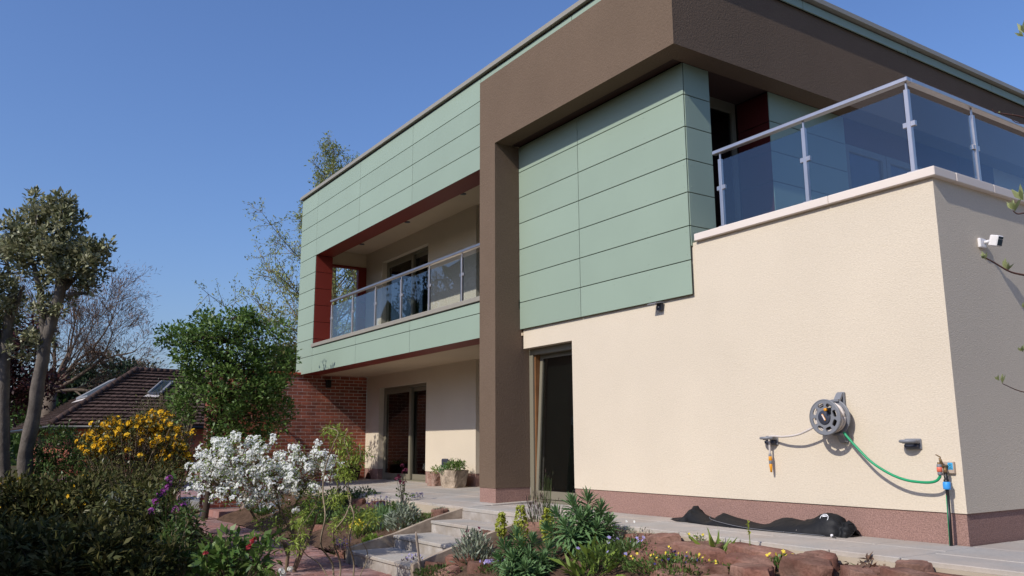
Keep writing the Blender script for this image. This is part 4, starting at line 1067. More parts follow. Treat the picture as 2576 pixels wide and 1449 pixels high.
def shrub(name, label, cat, base, tips, stem_r, stem_mat, nper, crad, lsize, leaf_mat, seed, lwidth=.45, group=None, flowers=None, upb=.3, nstem=5, jit=.5, droop=0., stem_wob=.06):
    """stems fan out from the base and fork towards given tip points; leaf clumps sit on the tips"""
    rng = np.random.default_rng(seed); t = thing(name, label, cat, base, group)
    mb = MB(); B = Vector(base)
    T = [Vector(x) for x in tips]
    for i, tp in enumerate(T):
        o = B + Vector((rng.normal(0, .05), rng.normal(0, .05), 0)); v = tp - o
        pts = [o]; 
        for k in range(1, 6):
            u = k / 6; pts.append(o + Vector((v.x * u ** 1.2, v.y * u ** 1.2, v.z * u ** .9)) + Vector(rng.normal(0, stem_wob * v.length * .4, 3)) * (u * (1 - u) * 3))
        pts.append(tp); rad = [stem_r * (1 - .75 * k / 6) for k in range(7)]
        mb.tube(pts, rad, 5 if stem_r > .008 else 4, cap=False)
    mb.build('stems', stem_mat, t, kind='stuff')
    V = clump_leaves([(x, 0) for x in T], nper, crad, lsize, rng, width=lwidth, upb=upb, jit=jit, droop=droop)
    quads_mesh('foliage', V, leaf_mat, t)
    if flowers:
        fm, cnt, fr, fs, fsel = flowers
        sel = [x for x in T if fsel(x)]
        quads_mesh('flowers', flower_quads(sel, cnt, fr, fs, rng), fm, t)
    return t
def flower_quads(centers, cnt, rad, size, rng, flat=1.0, upb=.5):
    """little rosettes of broad petals scattered round each centre"""
    P = []; D = []
    for c in centers:
        d = unit(rng.normal(0, 1, (cnt, 3)) + np.array([.1, -.8, .65]) * (upb + .3)); k = rng.uniform(.55, 1, (cnt, 1))
        P.append(np.array(c) + d * k * rad * np.array([1, 1, flat])); D.append(d)
    P = np.concatenate(P); D = np.concatenate(D); n = len(P); out = []
    a = unit(np.cross(D, rng.normal(0, 1, (n, 3)))); b = np.cross(D, a)
    for k in range(5):
        th = 2 * math.pi * k / 5; u = a * math.cos(th) + b * math.sin(th); w_ = np.cross(D, u)
        L = size * rng.uniform(.8, 1.2, (n, 1))
        out.append(np.stack([P, P + u * L * .6 - w_ * L * .42 + D * L * .25, P + u * L * 1.05 + D * L * .2, P + u * L * .6 + w_ * L * .42 + D * L * .25], axis=1))
    return np.concatenate(out)
def ell_tips(c, r, n, seed, shell=.45, zmin=None):
    rng = np.random.default_rng(seed); P, _ = ball_pts(c, r, n, rng, shell)
    if zmin is not None: P = P[P[:, 2] > zmin]
    return [Vector(p) for p in P]
def pxtips(blobs, depth, n, seed, thick=.35, shell=.2):
    """blobs: (px, py, rx, ry) in photo units at a depth -> tip points in ellipsoids"""
    rng = np.random.default_rng(seed); out = []; tot = sum(b[2] * b[3] for b in blobs); s = depth / PD['f']
    for b in blobs:
        c = at(b[0], b[1], depth); k = max(2, int(n * b[2] * b[3] / tot))
        d = unit(rng.normal(0, 1, (k, 3))); q = rng.uniform(shell, 1, (k, 1)) ** .5
        L = d * q
        for l in L: out.append(c + RGT * (l[0] * b[2] * s) + UPV * (l[1] * b[3] * s) + FWD * (l[2] * thick * max(b[2], b[3]) * s * 2))
    return out

# --- pollarded grey-leaved evergreens at the left edge
def pollard(label, limbs, blobs, depth, seed, n, nper=40):
    rng = np.random.default_rng(seed)
    base = at(limbs[0][0][0], limbs[0][0][1], depth); base.z = -.65
    t = thing('evergreen_tree', label, 'tree', base, 'pollarded evergreen trees')
    mb = MB(); first = True
    for li, (pts, r0, r1) in enumerate([(l[:-2], l[-2], l[-1]) for l in limbs]):
        P = [at(q[0], q[1], depth + (q[2] if len(q) > 2 else 0)) for q in pts]
        if li == 0: P = [base] + P
        S = smooth_line([tuple(p) for p in P], 4 * len(P)); k = len(S)
        mb.tube([Vector(s) + Vector(rng.normal(0, .006, 3)) for s in S], [(r0 + (r1 - r0) * i / (k - 1)) * (1 + .06 * math.sin(i * 1.9)) for i in range(k)], 12, cap=True)
    tips = pxtips(blobs, depth, n, seed, thick=.8)
    for tp in tips[::3]:
        q = min((Vector(v) for v in mb.v[::7]), key=lambda v: (v - tp).length)
        if (q - tp).length < 1.6: mb.tube([q, (q + tp) / 2 + Vector(rng.normal(0, .04, 3)), tp], [.014, .010, .004], 4, cap=False)
    mb.build('trunk', 'bark_grey', t)
    V = clump_leaves([(x, 0) for x in tips], nper, .105, .075, rng, width=.5, upb=.5, jit=.45)
    quads_mesh('crown', V, 'leaf_holm', t)
    return t
DP = 11.6
pollard('grey-leaved evergreen tree with a leaning smooth grey trunk at the left', [
    ((58, 1230), (68, 1130), (92, 1000), (112, 880), (140, 770), (165, 700), .115, .062),
    ((112, 890), (108, 800), (98, 720), (82, 660), .06, .026), ((140, 775), (148, 690), (140, 600), .05, .022),
    ((150, 735), (175, 715), (205, 680), .045, .02), ((170, 745), (190, 738), (222, 740), .03, .024), ((98, 985), (120, 850), (142, 830), .03, .02)],
    [(140, 530, 48, 38), (165, 555, 30, 40), (95, 545, 26, 26), (60, 575, 40, 36), (35, 610, 26, 30), (110, 600, 70, 34), (70, 640, 50, 36), (150, 640, 60, 36), (212, 620, 44, 34), (240, 650, 32, 40), (190, 680, 55, 36), (215, 715, 30, 20), (120, 700, 40, 26), (262, 618, 14, 10), (235, 700, 16, 12), (105, 770, 20, 36), (100, 850, 16, 30), (160, 770, 16, 20), (88, 500, 12, 10), (170, 505, 14, 14)], DP, 11, 245)
pollard('grey-leaved evergreen tree whose trunk stands cut by the left picture edge', [
    ((10, 1230), (8, 1120), (10, 960), (18, 820), (30, 740), .10, .06), ((18, 830), (40, 770), (60, 720), .05, .02), ((24, 690, 0), (12, 640), (5, 610), .03, .02), ((10, 900), (-20, 800), (-40, 720), .07, .04)],
    [(20, 690, 40, 60), (-40, 650, 60, 80), (5, 780, 35, 60), (60, 870, 30, 40), (-60, 780, 60, 80), (35, 760, 25, 40)], DP + .5, 12, 130)

# --- copper leaved tree behind them
def simple_tree(name, label, base, top, r0, blobs, depth, n, nper, crad, lsize, leaf, bark, seed, thick=.6, width=.5, group=None, upb=.25, droop=0., jit=.5, twig=.02):
    rng = np.random.default_rng(seed); t = thing(name, label, 'tree', base, group); mb = MB(); B = Vector(base); T = Vector(top)
    S = [B + (T - B) * (i / 8) + Vector(rng.normal(0, .03 * (T - B).length * .2, 3)) * (1 if 0 < i < 8 else 0) for i in range(9)]
    mb.tube(S, [r0 * (1 - .8 * i / 8) for i in range(9)], 8, cap=False)
    tips = pxtips(blobs, depth, n, seed, thick=thick)
    for tp in tips:
        st = min(S, key=lambda q: (q - tp).length + .35 * max(0, q.z - tp.z)); v = tp - st
        mb.tube([st, st + v * .4 + Vector(rng.normal(0, .04, 3)) * v.length, st + v * .75 + Vector(rng.normal(0, .03, 3)) * v.length, tp], [twig, twig * .7, twig * .45, twig * .25], 4, cap=False)
    mb.build('trunk', bark, t)
    quads_mesh('crown', clump_leaves([(x, 0) for x in tips], nper, crad, lsize, rng, width=width, upb=upb, droop=droop, jit=jit), leaf, t)
    return t
d = 17.0; b = at(20, 1100, d); b.z = -.65
simple_tree('copper_tree', 'dark copper-leaved tree behind the two grey trunks', b, at(30, 800, d), .10, [(20, 900, 60, 60), (70, 850, 45, 45), (20, 990, 70, 60), (75, 960, 45, 60), (-40, 930, 70, 90), (110, 800, 22, 22)], d, 110, 55, .30, .10, 'leaf_copper', 'bark_dark', 31)

# --- leafless tree with a fan of fine twigs
d = 46.0; rng = np.random.default_rng(41)
b = at(120, 1075, d); b.z = -.65
t = thing('bare_tree', 'broad leafless tree with a haze of fine budding twigs behind the tiled roof', 'tree', b); mb = MB(); tips = []; mids = []
trunk_top = at(125, 985, d); mb.tube([b, (b + trunk_top) / 2, trunk_top], [.42, .38, .34], 10)
for (tx, ty), L in (((215, 790), 4.3), ((290, 800), 4.4), ((330, 900), 4.2), ((150, 780), 4.2), ((250, 860), 3.6), ((300, 960), 3.6), ((60, 820), 4.0), ((200, 900), 3.2), ((350, 850), 4.4)):
    tv = at(tx, ty, d + rng.uniform(-1.5, 1.5)) - trunk_top
    branch_tree(mb, trunk_top, tv.normalized(), tv.length * .60, .13, 5, .45, rng, tips, 5, .03, 3, .66, 6, .010, .10, mids)
mb.build('trunk', 'twig_grey', t)
tp = np.array([q[0] for q in tips]); td = np.array([q[1] for q in tips])
P = np.repeat(tp, 7, 0) + rng.normal(0, .22, (len(tp) * 7, 3))
quads_mesh('buds', leaves(P, np.repeat(td, 7, 0), .26, .10, jit=.4, rng=rng), 'leaf_litter', t)

# --- dark conifers and far greenery behind the neighbour's roof
def conifer(label, px_, ybase, ytop, d, w, seed, name='conifer', leaf='leaf_conifer', n=1500, size=.28, group='dark trees behind the tiled roof'):
    rng = np.random.default_rng(seed); b = at(px_, ybase, d); b.z = -.65; T = at(px_, ytop, d); H = T.z - b.z
    t = thing(name, label, 'tree', b, group); mb = MB(); mb.tube([b, (b + T) / 2, T], [.16, .1, .02], 7); 
    k = rng.uniform(0, 1, n) ** .7; an = rng.uniform(0, 6.283, n); R = (1 - k) * w * rng.uniform(.5, 1.1, n) + .12
    P = np.stack([b.x + R * np.cos(an), b.y + R * np.sin(an), b.z + H * (.06 + .94 * k)], 1)
    for i in range(0, n, max(1, n // 60)):
        mb.tube([(b.x, b.y, P[i, 2] + .1), tuple(P[i])], [.03, .008], 3, cap=False)
    mb.build('trunk', 'bark_dark', t)
    P = np.repeat(P, 6, 0) + rng.normal(0, .16, (n * 6, 3)); D = np.stack([np.cos(np.repeat(an, 6)), np.sin(np.repeat(an, 6)), np.full(n * 6, -.15)], 1)
    quads_mesh('crown', leaves(P, D, size, .3, jit=.5, rng=rng), leaf, t); return t
for i, (px_, yt, dd, w_) in enumerate(((175, 938, 58, 4.2), (265, 905, 60, 4.6), (335, 912, 62, 4.0), (95, 960, 56, 4.4))):
    rng = np.random.default_rng(60 + i); b = at(px_, 1100, dd); b.z = -.65
    simple_tree('dark_tree', 'dark rounded tree behind the tiled roof, %s from the left' % ['second', 'third', 'fourth', 'first'][i], b, at(px_, yt + 20, dd), .2,
                [(px_, yt + 40, w_ * 13, 42), (px_, yt + 80, w_ * 16, 50)], dd, 60, 70, .9, .34, 'leaf_conifer' if i != 3 else 'leaf_mid', 'bark_dark', 60 + i, group='dark trees behind the tiled roof')

# --- neighbour's hipped tile roof
nb = thing('bungalow', 'neighbouring bungalow with a brown hipped tile roof and roof windows', 'house', (0, 0, 0))
d = 40.0
apex = at(345, 931, d + 1.5); hipb = at(128, 1068, d - 3); eave_r = at(620, 1072, d + .5); ridge_r = at(640, 940, d + 6)
ze = (hipb.z + eave_r.z) / 2; hipb.z = ze; eave_r.z = ze; ridge_r.z = apex.z
left_e = at(20, 1062, d + 12); left_e.z = ze; 
nb.location = (hipb + eave_r) / 2; nb.location.z = -.65
def tile_plane(A0, A1, B0, B1, rows, cols, nm, par):
    """courses of overlapping tiles between eave A0-A1 and top B0-B1"""
    nrm = (A1 - A0).cross(B0 - A0).normalized()
    if nrm.z < 0: nrm = -nrm
    for r in range(rows):
        u0, u1 = r / rows, (r + 1.12) / rows
        p0 = A0.lerp(B0, u0); p1 = A1.lerp(B1, u0); q0 = A0.lerp(B0, min(1, u1)); q1 = A1.lerp(B1, min(1, u1))
        m = MB(); L = (p1 - p0).length; k = max(2, int(L / .3))
        for c in range(k):
            s0, s1 = c / k + .002, (c + 1) / k - .002
            lift = nrm * (.11 + random.uniform(-.008, .012)); lo = nrm * .018
            a, b_, e, f = p0.lerp(p1, s0), p0.lerp(p1, s1), q0.lerp(q1, s1), q0.lerp(q1, s0)
            m.add([a + lift, b_ + lift, e + lo, f + lo, a - nrm * .02, b_ - nrm * .02], [(0, 1, 2, 3), (4, 5, 1, 0)])
        m.build('tile_course', 'roof_tile', par, kind='stuff')
bb = MB(); bb.add([hipb, eave_r, ridge_r, apex, left_e], [(0, 1, 2, 3), (4, 0, 3)]); roof_o = bb.build('roof', 'roof_tile', nb)
tile_plane(hipb, eave_r, apex, ridge_r, 17, 40, 'front', roof_o); tile_plane(left_e, hipb, apex, apex + (hipb - apex) * .001, 17, 30, 'side', roof_o)
m = MB(); hp_ = [hipb.lerp(apex, i / 16) for i in range(17)]
for i in range(16): m.tube([hp_[i] + Vector((0, 0, .05)), hp_[i + 1] + Vector((0, 0, .09))], [.15, .12], 8)
m.build('hip_tiles', 'roof_tile', roof_o, kind='stuff')
m = MB()
rp = [apex.lerp(ridge_r, i / 20) for i in range(21)]
for i in range(20): m.tube([rp[i] + Vector((0, 0, .03)), rp[i + 1] + Vector((0, 0, .05))], [.13, .11], 8)
m.build('ridge_tiles', 'roof_tile', roof_o, kind='stuff')
wl = MB(); ins = Vector((FWD.x, FWD.y, 0)).normalized() * .8
c0, c1, c2 = hipb + ins + Vector((.0, .6, 0)), eave_r + ins, left_e + Vector((1.0, 1.0, 0))
for a, b_ in ((c0, c1), (c2, c0)):
    wl.add([(a.x, a.y, -.7), (b_.x, b_.y, -.7), (b_.x, b_.y, ze - .1), (a.x, a.y, ze - .1)], [(0, 1, 2, 3)])
wl.build('wall', 'brick', nb)
fz = MB(); fz.tube([hipb - Vector((0, 0, .08)), eave_r - Vector((0, 0, .08))], .09, 6); fz.tube([left_e - Vector((0, 0, .08)), hipb - Vector((0, 0, .08))], .09, 6); fz.build('gutter', 'black_plastic', nb)
def skylight(px0, px1, u0, u1, A0, A1, B0, B1, s0, s1):
    nrm = (A1 - A0).cross(B0 - A0).normalized()
    if nrm.z < 0: nrm = -nrm
    pt = lambda u, s: A0.lerp(B0, u).lerp(A1.lerp(B1, u), s) + nrm * .14
    a, b_, e, f = pt(u0, s0), pt(u0, s1), pt(u1, s1), pt(u1, s0)
    m = MB(); P_ = [a, b_, e, f]
    for i in range(4): m.tube([P_[i], P_[(i + 1) % 4]], .07, 4, smooth=False)
    o = m.build('roof_window', 'grey_plastic', roof_o)
    m = MB(); m.add([q + nrm * .02 for q in P_] + [q - nrm * .05 for q in P_], [(0, 1, 2, 3), (7, 6, 5, 4)]); m.build('pane', 'sensor_glass', nb)
    fl = MB(); g0, g1 = pt(u0 - .06, s0 - .01), pt(u0 - .06, s1 + .01); fl.add([a - nrm * .05, b_ - nrm * .05, g1 - nrm * .04, g0 - nrm * .04], [(0, 1, 2, 3)]); fl.build('flashing', 'grey_hose', nb)
skylight(0, 0, .54, .77, hipb, eave_r, apex, ridge_r, .30, .375)
skylight(0, 0, .48, .78, left_e, hipb, apex, apex, .55, .88)

# --- green tree in front of the brick wall
d = 16.6; b = at(520, 1200, d); b = Vector((b.x, b.y, -.62))
simple_tree('green_tree', 'dense mid-green small tree in front of the brick wall', b, at(585, 800, d), .07,
            [(560, 850, 110, 70), (640, 830, 75, 55), (500, 900, 85, 75), (600, 950, 120, 85), (680, 930, 55, 90), (520, 1010, 90, 55), (640, 1040, 90, 65), (450, 860, 45, 45), (590, 1090, 70, 35), (690, 1010, 45, 75)], d, 280, 58, .20, .085, 'leaf_green', 'bark_dark', 71, thick=.55, width=.55, twig=.012)

# --- budding larch-like tree behind the house
d = 30.0; rng = np.random.default_rng(81)
b = at(842, 1100, d); b.z = -.65; T = at(838, 352, d)
t = thing('budding_tree', 'tall airy tree with fresh spring leaves rising behind the house', 'tree', b); mb = MB(); H = T.z - b.z
mb.tube([b, b.lerp(T, .3), b.lerp(T, .6), b.lerp(T, .85), T], [.24, .19, .12, .05, .01], 8); P = []; D = []
for i in range(105):
    k = .18 + .80 * (i / 105); st = b.lerp(T, k); an = i * 2.4 + rng.uniform(-.4, .4); L = (1 - k) ** .85 * (6.4 if k < .62 else 5.0) * rng.uniform(.55, 1.1) + .28
    dr = Vector((math.cos(an), math.sin(an), .55 + .5 * k)).normalized(); pts = [st]; q = st.copy(); dd_ = dr.copy()
    ns = 7
    for s in range(ns):
        dd_ = (dd_ + Vector(rng.normal(0, .10, 3)) + Vector((0, 0, .02))).normalized(); q = q + dd_ * (L / ns); pts.append(q.copy())
        if s >= 1:
            for _ in range(3 if L > 2 else (2 if L > 1 else 1)):
                sd_ = (dd_ * .5 + Vector(rng.normal(0, .7, 3)) + Vector((0, 0, .1))).normalized(); e = q + sd_ * L * rng.uniform(.10, .24)
                mb.tube([q, q.lerp(e, .5) + Vector(rng.normal(0, .03, 3)), e], [.010, .007, .004], 3, cap=False)
                for f in np.linspace(.2, 1.0, int(min(8, 3 + L * 2))): P.append(q.lerp(e, f)); D.append(sd_)
    mb.tube(pts, [(.034 * (1 - k) + .010) * (1 - .75 * s / ns) for s in range(ns + 1)], 5, cap=False)
mb.build('trunk', 'bark_tan', t)
P = np.repeat(np.array(P), 3, 0) + rng.normal(0, .08, (len(P) * 3, 3)); D = np.repeat(np.array(D), 3, 0)
quads_mesh('crown', leaves(P, D, .105, .38, jit=.7, rng=rng), 'leaf_larch', t)

# --- broad-leaved evergreen peeping over the brick wall
d = 21.5; b = at(712, 1100, d); b.z = -.62
simple_tree('evergreen_shrub', 'glossy olive evergreen bush showing over the brick wall beside the house', b, at(712, 900, d), .05, [(715, 905, 34, 30), (690, 925, 30, 22), (730, 930, 22, 25)], d, 40, 45, .22, .14, 'leaf_olive', 'bark_dark', 91, width=.35)

# --- yellow azalea
d = 11.2; b = at(330, 1330, d); b.z = -.62
blobs = [(330, 1080, 75, 38), (420, 1100, 62, 45), (270, 1090, 58, 42), (380, 1060, 50, 25), (440, 1150, 45, 45), (330, 1130, 110, 40), (465, 1180, 22, 40), (230, 1120, 35, 35)]
tips = pxtips(blobs, d, 330, 101, thick=.6)
zy = at(330, 1150, d).z; rs = np.random.default_rng(5)
az = shrub('yellow_azalea', 'tall yellow azalea shrub in full flower left of the path', 'shrub', b, tips, .012, 'twig_pale', 20, .085, .05, 'leaf_olive', 102, lwidth=.4,
           flowers=('petal_yellow', 9, .050, .024, lambda x: rs.uniform() < (.8 if x.z > zy else .25)))

# --- mixed green shrubs below it
def bush(name, label, blobs, d, n, nper, crad, ls, leaf, seed, lw=.4, stem='bark_dark', flowers=None, thick=.6, upb=.3, droop=0., group=None, sr=.008):
    cx = sum(q[0] for q in blobs) / len(blobs); b = at(cx, 1300, d); b.z = -.63
    return shrub(name, label, 'shrub', b, pxtips(blobs, d, n, seed, thick=thick), sr, stem, nper, crad, ls, leaf, seed + 1, lwidth=lw, flowers=flowers, upb=upb, droop=droop, group=group)
bush('leafy_shrub', 'bright green leafy shrub between the grey trunk and the yellow azalea', [(150, 1120, 60, 45), (230, 1150, 60, 45), (180, 1180, 90, 40), (100, 1170, 40, 50)], 11.9, 150, 40, .12, .055, 'leaf_mid', 111)
bush('brown_twiggy_shrub', 'twiggy shrub with grey-green leaves under the yellow azalea', [(310, 1210, 95, 45), (420, 1210, 60, 45), (230, 1230, 80, 45), (350, 1250, 110, 40)], 10.2, 150, 30, .12, .05, 'leaf_dark', 121, stem='twig_pale', sr=.007)
bush('small_twiggy_shrub', 'pale twiggy bush between the azalea and the tiled roof', [(420, 1010, 55, 45), (380, 1030, 45, 40), (470, 1020, 30, 40)], 17, 90, 12, .16, .05, 'leaf_olive', 127, stem='twig_pale', sr=.012)
bush('rhododendron', 'rhododendron with drooping olive leaves in the middle of the shaded border', [(330, 1270, 90, 40), (410, 1330, 90, 60), (300, 1340, 90, 60), (450, 1400, 80, 60)], 8.3, 190, 34, .12, .082, 'leaf_olive', 131, lw=.30, droop=.35, upb=.1)
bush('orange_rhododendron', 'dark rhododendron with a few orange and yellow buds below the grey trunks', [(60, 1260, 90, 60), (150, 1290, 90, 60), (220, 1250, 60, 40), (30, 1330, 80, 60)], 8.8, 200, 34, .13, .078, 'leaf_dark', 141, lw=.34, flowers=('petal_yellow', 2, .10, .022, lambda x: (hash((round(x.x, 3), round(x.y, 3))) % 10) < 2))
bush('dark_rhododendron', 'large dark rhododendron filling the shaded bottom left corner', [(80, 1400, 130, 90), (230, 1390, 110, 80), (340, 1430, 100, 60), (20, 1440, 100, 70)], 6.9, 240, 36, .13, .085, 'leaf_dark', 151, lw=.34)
bush('bare_stemmed_shrub', 'low dark shrub with bare pale stems at the right of the shaded border', [(430, 1380, 45, 60), (455, 1320, 25, 30), (465, 1420, 30, 45)], 7.4, 50, 24, .09, .06, 'leaf_mid', 157, lw=.35, stem='twig_pale', sr=.009)
# purple honesty
d = 7.9; b = at(425, 1360, d); b.z = -.63
tips = [at(x, y, d) for x, y in ((427, 1205), (424, 1225), (402, 1245), (410, 1238), (392, 1262), (450, 1275), (462, 1272), (382, 1285), (440, 1285), (428, 1215), (455, 1280))]
shrub('honesty_plant', 'purple honesty flowers in front of the path', 'flower', b, tips, .005, 'leaf_mid', 10, .05, .05, 'leaf_mid', 161, lwidth=.7, flowers=('petal_purple', 18, .035, .014, lambda x: True))

# --- white exochorda in full flower
d = 9.6; base = at(722, 1470, d - .15); base.z = -.63
t = thing('white_flowering_shrub', 'wide arching shrub covered in white blossom on crooked stems', 'shrub', base); mb = MB(); rng = np.random.default_rng(171)
def limb(pts, r0, r1, n=7):
    P_ = [at(q[0], q[1], d + (q[2] if len(q) > 2 else 0)) for q in pts]; S = smooth_line([tuple(p) for p in P_], 5 * len(P_)); k = len(S)
    mb.tube([Vector(s) for s in S], [r0 + (r1 - r0) * i / (k - 1) for i in range(k)], n, cap=False); return [Vector(s) for s in S]
tr = limb([(716, 1500), (722, 1420), (724, 1380), (700, 1355), (660, 1340), (640, 1300), (610, 1260), (560, 1230)], .024, .010)
tr += limb([(738, 1500), (742, 1430), (752, 1390), (742, 1355), (720, 1310), (700, 1270), (690, 1220), (640, 1170)], .026, .010)
tr += limb([(740, 1440), (765, 1380), (790, 1320), (800, 1290), (835, 1275), (850, 1240), (845, 1190)], .016, .007)
tr += limb([(724, 1400), (700, 1330), (690, 1290), (655, 1240), (600, 1180)], .014, .006) + limb([(750, 1380), (735, 1300), (760, 1240), (800, 1190), (815, 1150)], .013, .006)
blobs = [(545, 1160, 55, 50), (600, 1150, 70, 50), (665, 1160, 65, 40), (545, 1215, 65, 32), (620, 1215, 80, 40), (700, 1210, 60, 40), (520, 1165, 35, 28), (760, 1180, 50, 35), (805, 1160, 35, 40), (808, 1110, 10, 22), (840, 1180, 25, 30), (640, 1255, 50, 22), (680, 1265, 40, 20),
         (598, 1108, 12, 22), (560, 1120, 25, 18), (640, 1115, 12, 14), (690, 1112, 8, 14), (735, 1140, 25, 20), (775, 1230, 35, 25), (715, 1180, 55, 35), (700, 1285, 22, 10)]
tips = pxtips(blobs, d, 360, 172, thick=.9, shell=.25)
for tp_ in tips:
    q = min(tr, key=lambda v: (v - tp_).length + max(0, v.z - tp_.z)); mb.tube([q, q.lerp(tp_, .5) + Vector(rng.normal(0, .02, 3)), tp_], [.006, .004, .002], 3, cap=False)
mb.build('branches', 'bark_tan', t)
quads_mesh('foliage', clump_leaves([(x, 0) for x in tips], 10, .075, .036, rng, width=.45), 'leaf_fresh', t)
green = pxtips([(740, 1310, 50, 35), (690, 1300, 40, 30), (800, 1250, 40, 40), (720, 1360, 40, 25), (770, 1270, 40, 35), (660, 1290, 30, 25)], d, 70, 173, thick=.9)
quads_mesh('lower_foliage', clump_leaves([(x, 0) for x in green], 22, .07, .042, rng, width=.4), 'leaf_fresh', t)
quads_mesh('blossom', flower_quads([tuple(x) for x in tips], 20, .072, .0140, rng, upb=1.0), 'petal_white', t)
quads_mesh('blossom_sprig', flower_quads([tuple(at(x, y, d - .3)) for x, y in ((708, 1435), (716, 1440), (730, 1432), (712, 1446), (742, 1285), (750, 1280))], 10, .03, .02, rng), 'petal_white', t)

# --- curly willow saplings
d = 8.7; rng = np.random.default_rng(181)
base = at(845, 1500, d - .3); base.z = -.63
t = thing('curly_willow', 'young corkscrew willow with twisted pale stems in front of the steps', 'tree', base); mb = MB(); tw = []
for pts, r in (([(838, 1490), (832, 1420), (812, 1370), (818, 1300), (808, 1240), (822, 1180), (838, 1120), (845, 1085), (812, 1074)], .012),
               ([(850, 1490), (852, 1420), (842, 1350), (868, 1300), (878, 1250), (866, 1200), (880, 1160), (862, 1110), (880, 1080)], .011),
               ([(884, 1490), (886, 1420), (882, 1360), (890, 1300), (872, 1250), (884, 1200), (905, 1160), (900, 1120), (912, 1145)], .010),
               ([(840, 1480), (800, 1420), (770, 1390), (750, 1340), (772, 1300), (800, 1270)], .007), ([(890, 1480), (920, 1400), (912, 1350), (930, 1310)], .006)):
    S = smooth_line([tuple(at(q[0] + 5 * math.sin(i * 2.1), q[1], d + .1 * math.sin(i * 1.7))) for i, q in enumerate(pts)], 8 * len(pts)); k = len(S)
    mb.tube([Vector(s) for s in S], [r * (1 - .72 * i / k) for i in range(k)], 6, cap=False); tw += [Vector(s) for s in S]
mb.build('stems', 'twig_pale', t)
lt = pxtips([(835, 1085, 34, 10), (860, 1110, 26, 22), (880, 1150, 30, 30), (905, 1140, 14, 20), (868, 1190, 24, 20), (820, 1078, 14, 8)], d, 62, 182, thick=.5) + pxtips([(752, 1335, 16, 50), (748, 1380, 14, 20), (900, 1310, 28, 26), (842, 1330, 16, 26), (850, 1260, 22, 28), (930, 1300, 20, 24)], d, 60, 183, thick=.5)
quads_mesh('foliage', clump_leaves([(x, 0) for x in lt], 17, .055, .055, rng, width=.22, droop=.5, upb=0, jit=.8), 'leaf_willow', t)

# --- weigela with red buds in the foreground
d = 7.2; b = at(590, 1500, d); b.z = -.63
tips = pxtips([(530, 1400, 40, 34), (590, 1385, 50, 35), (650, 1400, 40, 34), (560, 1440, 70, 30), (680, 1378, 20, 24), (575, 1350, 14, 14), (635, 1365, 14, 14)], d, 50, 191, thick=.6)
shrub('weigela_shrub', 'fresh green shrub with red flower buds beside the lawn', 'shrub', b, tips, .007, 'bark_tan', 10, .085, .095, 'leaf_green', 192, lwidth=.5, upb=.5)
quads_mesh('red_buds', flower_quads([tuple(at(x, y, d - .2)) for x, y in ((635, 1362), (630, 1375), (641, 1358), (625, 1378), (517, 1393))], 6, .018, .016, np.random.default_rng(3)), 'petal_red', bpy.data.objects['weigela_shrub'])
for k in (1,):
    pass
# --- lawn patch
rng = np.random.default_rng(201); n = 26000
P = np.stack([rng.uniform(-9.5, -3.0, n), rng.uniform(-5.6, -3.55, n), np.full(n, -.635)], 1)
keep = (P[:, 1] < -3.62 - .10 * (P[:, 0] + 5.5) * -.5) & (np.sin(P[:, 0] * 3.1) * np.cos(P[:, 1] * 2.7) > -.55)
P = P[keep]; D = np.tile(np.array([0, 0, 1.0]), (len(P), 1))
o = quads_mesh('lawn', leaves(P, D, .07, .10, jit=.35, rng=rng), 'grass_blade'); tag(o, 'short sunlit lawn grass at the bottom edge beside the path', 'grass')

# --- left flower bed
def clump(name, label, cat, px_, py_, z, r, h, n, ls, leaf, seed, lw=.35, upb=1.0, flowers=None, group=None, base=None, jit=.45):
    """low tuft: leaves spring from the base and spread"""
    rng = np.random.default_rng(seed); B = base if base is not None else onsurf(px_, py_, rockbed if px_ > 1090 else leftbed); t = thing(name, label, cat, B, group)
    an = rng.uniform(0, 6.283, n); rr = r * rng.uniform(0, 1, n) ** .6
    hh = h * rng.uniform(.15, 1, n) * np.sqrt(np.maximum(.05, 1 - (rr / r) ** 2 * .8))
    P = np.stack([B.x + rr * np.cos(an), B.y + rr * np.sin(an), B.z + hh - ls * .4], 1); P[:, 2] = np.maximum(P[:, 2], B.z - .03)
    D = np.stack([np.cos(an) * rr / r, np.sin(an) * rr / r, np.full(n, upb)], 1)
    quads_mesh('foliage', leaves(P, D, ls, lw, jit=jit, rng=rng), leaf, t)
    m = MB()
    for i in range(0, n, max(1, n // 24)): m.tube([(B.x + (P[i, 0] - B.x) * .3, B.y + (P[i, 1] - B.y) * .3, B.z - .04), tuple(P[i])], [.004, .002], 3, cap=False)
    m.build('stems', 'leaf_mid', t, kind='stuff')
    if flowers:
        fm, cnt, size, lift = flowers; k = rng.integers(0, n, cnt); C_ = P[k] + np.array([0, 0, lift]) + rng.normal(0, .01, (cnt, 3)); C_[:, 2] = B.z + h * rng.uniform(.7, 1.1, cnt) * np.sqrt(np.maximum(.1, 1 - (rr[k] / r) ** 2 * .7)) + lift
        quads_mesh('flowers', flower_quads(C_, 1, .004, size, rng, upb=1.2), fm, t)
    return t
